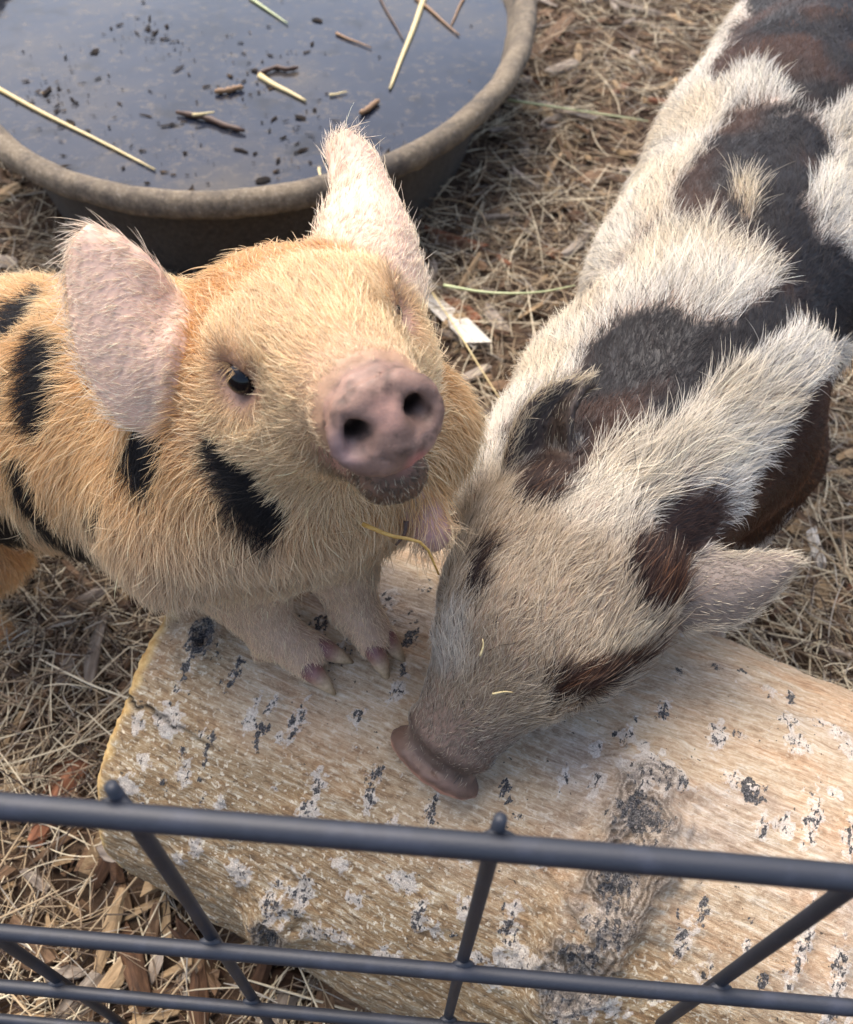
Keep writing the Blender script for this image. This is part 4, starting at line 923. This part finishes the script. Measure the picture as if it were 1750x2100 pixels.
    fc = CL * (1 - e3) + (srgb(60, 50, 44) * (1 - rim1[:, None]) + cream * rim1[:, None]) * ear1[:, None] + (srgb(136, 124, 112) * (1 - rim2[:, None]) + srgb(206, 192, 168) * rim2[:, None]) * ear2[:, None]
    tc = np.clip(fc + (srgb(240, 234, 220) - fc) * .35 * (1 - e3 * (1 - rim[:, None])), 0, 1)
    scatter_fur('fur', V, Q, N, area, dens, RHAIR, Lh, fl, lift, fc, tc, M_FUR, root, base, .000110, .22, 7, gmask=np.maximum((1 - inhead * .5) * (1 - Dk), Dk * np.clip(inhead + sstep(.60, .75, fbm(V, 14, 8)) + .12, 0, 1)), gcol=np.array([.80, .70, .52]) * (1 - Dk[:, None]) + srgb(126, 84, 54) * Dk[:, None], guard=.10, dark=np.maximum(Dk, .27 * (1 - inhead) * (1 - legw) + .24 * inhead) * (1 - ear), darkc=DC)
    for s in (1, -1): add_eye(root, base, P(.005, .0368 * s, .001), M, .007, M[1] * s)
    for s in (1, -1): lashes(root, base, P, M, s, srgb(230, 224, 212) if s < 0 else srgb(150, 120, 92), 26)
    for a, t in feet:
        for s in (1, -1):
            x = unit(np.cross(t - a, [0, 1, 0])) * s * .0075; s0 = a * .35 + t * .65 + x
            add_hoof(root, base, [s0, t + x + np.array([0, -.006, -.004]), t + x + np.array([0, -.016, -.013])], [.0085, .0095, .0085, .003], [(90, 76, 70), (70, 60, 56), (110, 98, 86)])
    tag(root, 'white, brown and black spotted piglet with its snout resting on the log', 'piglet')
make_spotted()

# ------------------------------------------------------------------ litter: hay, wood chips, straws, flotsam
def in_view(P, mx=120):
    x, y, z = proj(P); return (x > -mx) & (x < 1750 + mx) & (y > -mx) & (y < 2100 + mx) & (z > 0)
def over_tub(P, m=0.0): return tub_out(P) < -.05 + m
def in_log(P, m=0.0):
    q = P - LC; t = q @ LA; return (t > T_END - m) & (t < T_FAR) & (np.abs(q @ LN) < LR * .82 + m)
M_HAY = hair_material('dry_hay', .6, .25, .15)
def make_hay():
    r = np.random.default_rng(21); Npts = 165000
    y = r.uniform(-.12, 2.6, Npts); x = r.uniform(-1, 1, Npts) * (.85 + .48 * y) + .02
    P = np.stack([x, y, np.zeros(Npts)], -1); k = ~over_tub(P, -.03) & ~in_log(P, -.02); far = r.random(Npts) < np.clip(1.35 - y * .33, .45, 1)
    P = P[k & far]; n = len(P); patch = fbm(P, 6, 3, 2); keep = r.random(n) < .35 + 1.1 * sstep(.35, .62, patch); P = P[keep]; n = len(P)
    longs = r.random(n) < .07
    L = np.where(longs, r.uniform(.06, .16, n), r.gamma(3.0, .0105, n) + .008); az = r.uniform(0, 2 * math.pi, n) + 0 * patch[keep]
    pit = r.normal(0, .16, n) * np.where(longs, .5, 1.3); d = np.stack([np.cos(az) * np.cos(pit), np.sin(az) * np.cos(pit), np.sin(pit)], -1)
    K = 5; s = np.linspace(-.5, .5, K); sd_ = np.cross(d, [0, 0, 1.0]); bend = r.normal(0, .11, n); bz = np.abs(r.normal(0, .05, n))
    X = P[:, None] + d[:, None] * (s * 1.0)[None, :, None] * L[:, None, None] + sd_[:, None] * (bend[:, None] * (s ** 2)[None] * L[:, None])[..., None] * 2
    gz = ground_h(X[..., :2]); X[..., 2] = X[..., 2] * 1.0 + .35 * gz + .65 * gz.mean(1, keepdims=True) + np.abs(r.normal(0, .010, n))[:, None] + .002 - (bz[:, None] * (s ** 2)[None] * L[:, None]) + np.abs(L * np.sin(pit))[:, None] * .3
    pal = np.array([srgb(210, 197, 168), srgb(170, 150, 120), srgb(136, 118, 97), srgb(100, 86, 72), srgb(64, 51, 43), srgb(168, 160, 146)]); c = pal[r.choice(6, n, p=[.18, .18, .20, .19, .17, .08])]
    c = np.where(longs[:, None], pal[r.choice(3, n, p=[.5, .35, .15])], c) * np.clip(r.normal(1, .14, (n, 1)), .6, 1.4)
    rad = np.where(longs, r.uniform(.0004, .0009, n), r.uniform(.0002, .0007, n))[:, None] * np.array([.6, 1, 1, .95, .5])
    o = curves_obj('hay', X, rad, np.repeat(c[:, None], K, 1), M_HAY); tag(o, 'dry tan hay strewn over the pen floor', 'hay', kind='stuff')
make_hay()

def wood(name, cols, sc=1.0):
    t = NT(name); c = t.objco(); oi = t.new('ObjectInfo').outputs['Random']
    n = t.noise(t.mapping(c, (40, 260, 260)), 1.0, 5, .65); b = t.ramp(n, [(.3, S(*cols[0])), (.55, S(*cols[1])), (.78, S(*cols[2]))])
    hv = t.new('HueSaturation'); t.link(b, hv.inputs['Color']); t.link(t.mrange(oi, 0, 1, .7, 1.25), hv.inputs['Value'])
    t.set(Base_Color=hv.outputs[0], Roughness=.85, Specular_IOR_Level=.2, Normal=t.bump(n, .7, .002)); return t.m
WOODS = {'brown': wood('brown_wood', ((64, 50, 39), (106, 84, 64), (142, 118, 92))), 'grey': wood('weathered_wood', ((96, 86, 78), (140, 128, 114), (176, 166, 152))),
         'tan': wood('tan_wood', ((122, 100, 74), (160, 136, 104), (192, 170, 136))), 'dark': wood('dark_wood', ((44, 32, 25), (74, 54, 40), (104, 78, 58))),
         'white': wood('bleached_wood', ((150, 144, 134), (208, 200, 186), (232, 226, 214))), 'red': wood('red_bark', ((84, 54, 40), (122, 82, 60), (150, 108, 82)))}
def chip_mesh(seed, L, W, Tk, mat, point=.35):
    r = np.random.default_rng(seed); V = []; n = 4; a = np.arange(6) / 6 * 2 * math.pi + r.uniform(0, 1); bend = r.normal(0, .06)
    for i in range(n):
        s = i / (n - 1) - .5; w = W * (1 - point * abs(2 * s) ** 2 * r.uniform(.6, 1.3)) * r.uniform(.82, 1.12); sk = r.uniform(-.12, .12, 6) * L * (.9 if i in (0, n - 1) else .4)
        for k in range(6): V.append((s * L + sk[k], w * .5 * math.cos(a[k]) + bend * L * s * s * 2, Tk * .5 * math.sin(a[k]) * r.uniform(.7, 1.2) + r.normal(0, .06) * Tk))
    Fc = [(i * 6 + k, i * 6 + (k + 1) % 6, (i + 1) * 6 + (k + 1) % 6, (i + 1) * 6 + k) for i in range(n - 1) for k in range(6)] + [(5, 4, 3, 2, 1, 0), tuple(18 + k for k in range(6))]
    return mesh_data('wood_chip', V, Fc, mat, smooth=False)
def lay(o, p, az, tilt=(0, 0)):
    o.location = p; o.rotation_euler = (tilt[0], tilt[1], az)

# pieces of wood that stand out, read off the picture: ends, width (m), wood, label
BIG = [((880, 600), (990, 715), .036, 'white', 'bleached white wood chunk with a dark crack, beside the golden piglet'), ((1065, 138), (1180, 22), .040, 'brown', 'long brown bark slab leaning at the foot of the tub'),
       ((1110, 222), (1215, 252), .026, 'grey', 'weathered grey wood flake under a green straw'), ((1240, -4), (1360, 22), .030, 'grey', 'pale grey splinter of wood behind the spotted piglet'),
       ((1195, 372), (1250, 335), .036, 'brown', 'stubby brown wood block lying in the hay beside the spotted piglet'), ((878, 475), (992, 512), .020, 'red', 'reddish bark strip lying near the golden piglet\'s ear'),
       ((1160, 530), (1225, 455), .016, 'grey', 'slim grey wood splinter standing at a slant in the hay'), ((1115, 370), (1155, 290), .009, 'tan', 'thin pale wood sliver propped in the hay'),
       ((1660, 1090), (1685, 1160), .014, 'white', 'pale grey chip past the spotted piglet\'s ear'), ((1540, 870), (1690, 860), .022, 'brown', 'flat brown chip beyond the spotted piglet\'s flank'),
       ((1710, 700), (1745, 760), .020, 'tan', 'broad tan stick lying past the spotted piglet\'s shoulder'), ((95, 1985), (20, 1900), .030, 'brown', 'brown bark flake on the soil beneath the fence'),
       ((205, 2050), (255, 1985), .022, 'tan', 'curled tan bark flake beside a fence wire'), ((690, 2010), (880, 2060), .050, 'brown', 'broad brown bark slab tucked under the log'),
       ((185, 1420), (210, 1270), .014, 'grey', 'grey stick lying beside the sawn log end'), ((940, 590), (985, 530), .010, 'tan', 'small pale sliver above the bleached wood chunk'),
       ((1290, 1075), (1340, 1000), .010, 'dark', 'dark twig under the spotted piglet'), ((1165, 200), (1200, 150), .012, 'dark', 'dark wet stick between tub and spotted piglet'), ((25, 1190), (0, 1220), .03, 'red', 'rusty brown leaf scrap by the golden piglet\'s belly')]
rr_ = np.random.default_rng(8); BIGP = []
for k, (a, b, W, w, lab) in enumerate(BIG):
    A, B = atz(*a, GZ + .012), atz(*b, GZ + .012); c = (A + B) / 2; L = max(np.linalg.norm(B - A), .03)
    L = min(L, .20); o = obj('wood_chip', chip_mesh(900 + k, L, min(W, L * .6), .010 + W * .15, WOODS[w], .05 if w == 'white' else .3)); c[2] = ground_h(c[None, :2])[0] + .011
    lay(o, c, math.atan2(B[1] - A[1], B[0] - A[0]), (rr_.normal(0, .15), rr_.normal(0, .08))); tag(o, lab, 'wood chip'); BIGP.append(c)
def make_chips():
    r = np.random.default_rng(31); kinds = ['brown', 'grey', 'tan', 'dark', 'red']; labs = {'brown': 'brown wood chip in the hay', 'grey': 'weathered grey wood chip in the hay', 'tan': 'pale tan wood chip in the hay', 'dark': 'dark damp wood chip in the hay', 'red': 'reddish bark chip in the hay'}
    lib = {k: [chip_mesh(40 + 7 * i + 100 * j, r.uniform(.03, .075), r.uniform(.010, .024), r.uniform(.004, .010), WOODS[k]) for i in range(5)] for j, k in enumerate(kinds)}
    PIG = [[(0, 600), (140, 480), (250, 450), (480, 480), (660, 430), (680, 270), (780, 300), (880, 620), (1010, 950), (850, 1120), (900, 1500), (300, 1290), (180, 1140), (0, 1100)],
           [(1000, 950), (1200, 600), (1320, 350), (1500, 0), (1750, 0), (1750, 640), (1600, 960), (1450, 1120), (1640, 1150), (1400, 1320), (1000, 1640), (840, 1500)]]
    L0 = {m.name: max(v.co.x for v in m.vertices) - min(v.co.x for v in m.vertices) for ms in lib.values() for m in ms}
    def place(p):
        px, py, _ = proj(p)
        if tub_out(p) < .10: return 'close against the tub'
        if px < 330 and py > 1240: return 'beside the sawn end of the log' if py < 1750 else 'below the fence wires'
        if py > 1750: return 'below the fence wires'
        if px < 330: return 'between tub and golden piglet'
        if px > 1400: return 'on the ear side of the spotted piglet'
        return 'between the two piglets' if py > 560 else 'between tub and spotted piglet'
    m_ = 0; tries = 0
    while m_ < 281 and tries < 9000:
        tries += 1; y = r.uniform(-.05, 2.3); x = r.uniform(-1, 1) * (.42 + .42 * y); p = np.array([x, y, GZ])
        if over_tub(p, .0) or in_log(p, .01) or not in_view(p, 10): continue
        px, py, _ = proj(p)
        if any(in_poly(np.array(px), np.array(py), q) for q in PIG): continue
        k = kinds[r.choice(5, p=[.36, .22, .2, .14, .08])]; o = obj('wood_chip', lib[k][r.integers(5)]); s = r.uniform(.6, 1.25); o.scale = (s, s * r.uniform(.7, 1.2), s)
        p[2] = ground_h(p[None, :2])[0] + r.uniform(.002, .012); lay(o, p, r.uniform(0, 6.28), (r.normal(0, .3), r.normal(0, .18))); lab = (('long ' if L0[o.data.name] * s > .062 else 'small ' if L0[o.data.name] * s < .036 else '') + labs[k] + ' ' + place(p)); tag(o, lab, 'wood chip', lab.replace(' chip in', ' chips in')); m_ += 1
    # the uncounted rest: shreds of bark and wood
    for w, cnt in (('brown', 8500), ('tan', 4000), ('dark', 5500)):
        y = r.uniform(-.12, 2.6, cnt); x = r.uniform(-1, 1, cnt) * (.75 + .48 * y); P = np.stack([x, y, 0 * x], -1); P = P[~over_tub(P) & ~in_log(P)]; n = len(P)
        P[:, 2] = ground_h(P[:, :2]) + r.uniform(.0, .008, n); L = r.uniform(.006, .026, n) * np.where(r.random(n) < .15, 1.8, 1); W = L * r.uniform(.18, .5, n); Tk = W * .4; az = r.uniform(0, 6.28, n); ti = r.normal(0, .25, n)
        dx = np.stack([np.cos(az) * np.cos(ti), np.sin(az) * np.cos(ti), np.sin(ti)], -1); dy = np.stack([-np.sin(az), np.cos(az), r.normal(0, .25, n)], -1); dz = np.cross(dx, dy)
        T_ = np.array([(-.5, -.35, -.5), (.5, -.2, -.5), (.42, .5, -.5), (-.4, .4, -.5), (-.42, -.3, .5), (.4, -.25, .5), (.38, .3, .5), (-.45, .4, .5)])[None] + r.normal(0, .08, (n, 8, 3))
        V = P[:, None] + T_[..., :1] * (dx * L[:, None])[:, None] + T_[..., 1:2] * (dy * W[:, None])[:, None] + T_[..., 2:] * (dz * Tk[:, None])[:, None]
        q = np.array([(3, 2, 1, 0), (4, 5, 6, 7), (0, 1, 5, 4), (1, 2, 6, 5), (2, 3, 7, 6), (3, 0, 4, 7)]); Q = (np.arange(n)[:, None, None] * 8 + q[None]).reshape(-1, 4)
        o = obj('bark_mulch', mesh_data('bark_mulch', V.reshape(-1, 3), Q, WOODS[w], smooth=False)); tag(o, {'brown': 'fine brown bark shreds', 'tan': 'fine pale wood shreds', 'dark': 'fine dark bark shreds'}[w] + ' mixed into the hay', 'mulch', kind='stuff')
make_chips()

def straw_mat(name, a, b):
    t = NT(name); c = t.objco(); n = t.noise(t.mapping(c, (90, 700, 700)), 1.0, 4, .6)
    t.set(Base_Color=t.ramp(n, [(.3, S(*a)), (.7, S(*b))]), Roughness=.5, Specular_IOR_Level=.4); return t.m
STRAWM = {'pale': straw_mat('pale_straw', (186, 162, 108), (226, 208, 158)), 'green': straw_mat('green_straw', (150, 160, 112), (196, 200, 156)), 'brown': straw_mat('brown_straw', (104, 78, 54), (156, 122, 86)), 'wet': straw_mat('wet_twig', (44, 32, 26), (92, 66, 48)), 'amber': straw_mat('amber_straw', (176, 132, 60), (212, 172, 96))}
def straw(a, b, z, rad, mat, label, name='straw', sag=.01, group=None, flat=.6, pts=None):
    P = [atz(*p, z) if len(p) == 2 else at(*p) for p in ([a, b] if pts is None else pts)]
    if len(P) == 2: P = [P[0], P[0] * .65 + P[1] * .35 + np.array([rr_.normal(0, sag), rr_.normal(0, sag), 0]) * (.12 if name == 'straw' else .6), P[0] * .3 + P[1] * .7, P[1]]
    P = catmull(P, 9); b_ = P.mean(0); Q = P - b_; R = rad * (np.linspace(1.1, .45, 9) if name == 'straw' else np.array([.5, 1, .7, 1.1, .8, 1, .75, .9, .4])) * (1 if len(P) else 1); V, fc = tube(Q, R, 6); V[:, 2] *= 1.0
    o = obj(name, mesh_data(name, V, fc, STRAWM[mat]), None, b_); tag(o, label, 'twig' if name == 'twig' else 'straw', group); return o
WZ = WATER_Z + .0025
straw((-20, 172), (318, 348), WZ, .0032, 'pale', 'long yellow straw floating alone across the tub water')
straw((870, -5), (800, 182), WZ, .0048, 'pale', 'thick yellow straw tapering to a point in the tub water')
straw((533, 155), (627, 207), WZ, .0042, 'pale', 'short stout yellow straw floating mid-tub')
straw((512, -5), (590, 48), WZ, .0026, 'green', 'thin greenish straw floating in the tub')
straw((852, -5), (942, 72), WZ, .0028, 'brown', 'tan straw crossing the thick straw in the tub')
straw((952, -5), (925, 52), WZ, .0024, 'brown', 'short tan straw floating by the tub wall')
straw((780, -5), (828, 82), WZ, .0022, 'wet', 'dark soaked stalk beside the thick straw in the tub')
straw((690, 68), (762, 98), WZ, .0022, 'brown', 'faint brown stalk floating near the thick straw')
straw((362, 230), (502, 268), WZ + .002, .0046, 'wet', 'forked dark brown twig floating in the tub', 'twig')
straw((528, 152), (612, 138), WZ + .002, .0040, 'wet', 'dark bark twig against the short stout straw', 'twig')
straw((440, 188), (500, 178), WZ + .002, .0045, 'brown', 'curled brown bark shred floating in the tub', 'twig')
straw((738, 232), (778, 206), WZ + .002, .0045, 'brown', 'small brown bark curl floating near the tub rim', 'twig')
straw((395, 236), (440, 230), WZ + .007, .0022, 'pale', 'little pale splinter stuck on the forked twig')
straw((676, 195), (712, 188), WZ, .0018, 'pale', 'tiny curved pale straw floating by the golden piglet\'s ear')
straw((655, 345), (658, 365), WZ + .02, .0020, 'pale', 'tiny pale straw end standing on the near tub edge')
straw((1042, 205), (1330, 248), GZ + .030, .0020, 'green', 'long pale green straw lying between tub and spotted piglet', sag=.0)
straw(None, None, 0, .0016, 'green', 'long green straw bent across the hay beside the spotted piglet', pts=[(910, 585, .93), (1000, 600, .92), (1100, 600, .91), (1180, 585, .92)])
straw((880, 590), (1040, 840), GZ + .028, .0013, 'pale', 'long thin yellow straw running past the bleached wood chunk')
straw(None, None, 0, .0011, 'amber', 'bent amber straw hanging from the golden piglet\'s chin', pts=[(745, 1075, .405), (800, 1098, .40), (868, 1116, .405), (900, 1178, .42)])
straw(None, None, 0, .0012, 'wet', 'short dark stalk stuck in the golden piglet\'s chin hair', pts=[(833, 1068, .402), (830, 1095, .402), (812, 1118, .402)])
for k, (a, b, lab) in enumerate([((985, 1345, .432), (990, 1310, .431), 'short cream straw bit on the spotted piglet\'s forehead'), ((1010, 1423, .436), (1052, 1420, .436), 'curved cream straw bit lying across the spotted piglet\'s muzzle')]):
    straw(None, None, 0, .0006, 'pale', lab, pts=[a, ((a[0] + b[0]) / 2 + 4, (a[1] + b[1]) / 2 - 3, a[2] - .001), b])
t_, q_, p_ = log_hit(1637, 1748)
o = obj('wood_chip', chip_mesh(77, .014, .009, .003, WOODS['tan'], .05), None, log_point(t_, q_, LR + .004)); tag(o, 'small square tan chip lying on the log bark', 'wood chip')

def make_flotsam():
    r = np.random.default_rng(4); V = []; Fc = []
    cl = [(350, 90, 30), (250, 75, 30), (150, 150, 60), (90, 200, 40), (470, 190, 60), (560, 130, 60), (620, 290, 60), (700, 250, 70), (250, 250, 80), (350, 330, 60), (420, 120, 90), (800, 300, 50), (300, 60, 20), (130, 230, 30), (560, 320, 60)]
    for i in range(420):
        if i < 360: c = cl[r.integers(len(cl))]; x, y = r.normal(c[0], c[2]), r.normal(c[1], c[2] * .6)
        else: x, y = r.uniform(-100, 1000), r.uniform(-300, 380)
        p = atz(x, y, WATER_Z + .0012)
        if tub_out(p) > -.045: continue
        n = 7; s = min(r.gamma(1.5, .0026), .016); asp = r.uniform(.12, .6); a0 = r.uniform(0, 6.28); b0 = len(V)
        for k in range(n):
            a = k / n * 6.283; q = s * r.uniform(.35, 1.4); u_, v_ = q * math.cos(a), q * asp * math.sin(a)
            V.append((p[0] + u_ * math.cos(a0) - v_ * math.sin(a0), p[1] + u_ * math.sin(a0) + v_ * math.cos(a0), p[2] + r.uniform(0, .0012)))
        V.append((p[0], p[1], p[2] + .0016)); Fc += [(b0 + k, b0 + (k + 1) % n, b0 + n) for k in range(n)]
    t = NT('wet_flotsam'); c = t.objco(); n = t.noise(c, 45, 2); t.set(Base_Color=t.ramp(n, [(.35, S(14, 11, 10)), (.58, S(34, 26, 20)), (.7, S(84, 68, 48)), (.78, S(190, 176, 138))]), Roughness=.8, Specular_IOR_Level=.1)
    o = obj('flotsam', mesh_data('flotsam', V, Fc, t.m)); tag(o, 'dark wet leaf and bark specks floating on the tub water', 'debris', kind='stuff')
make_flotsam()
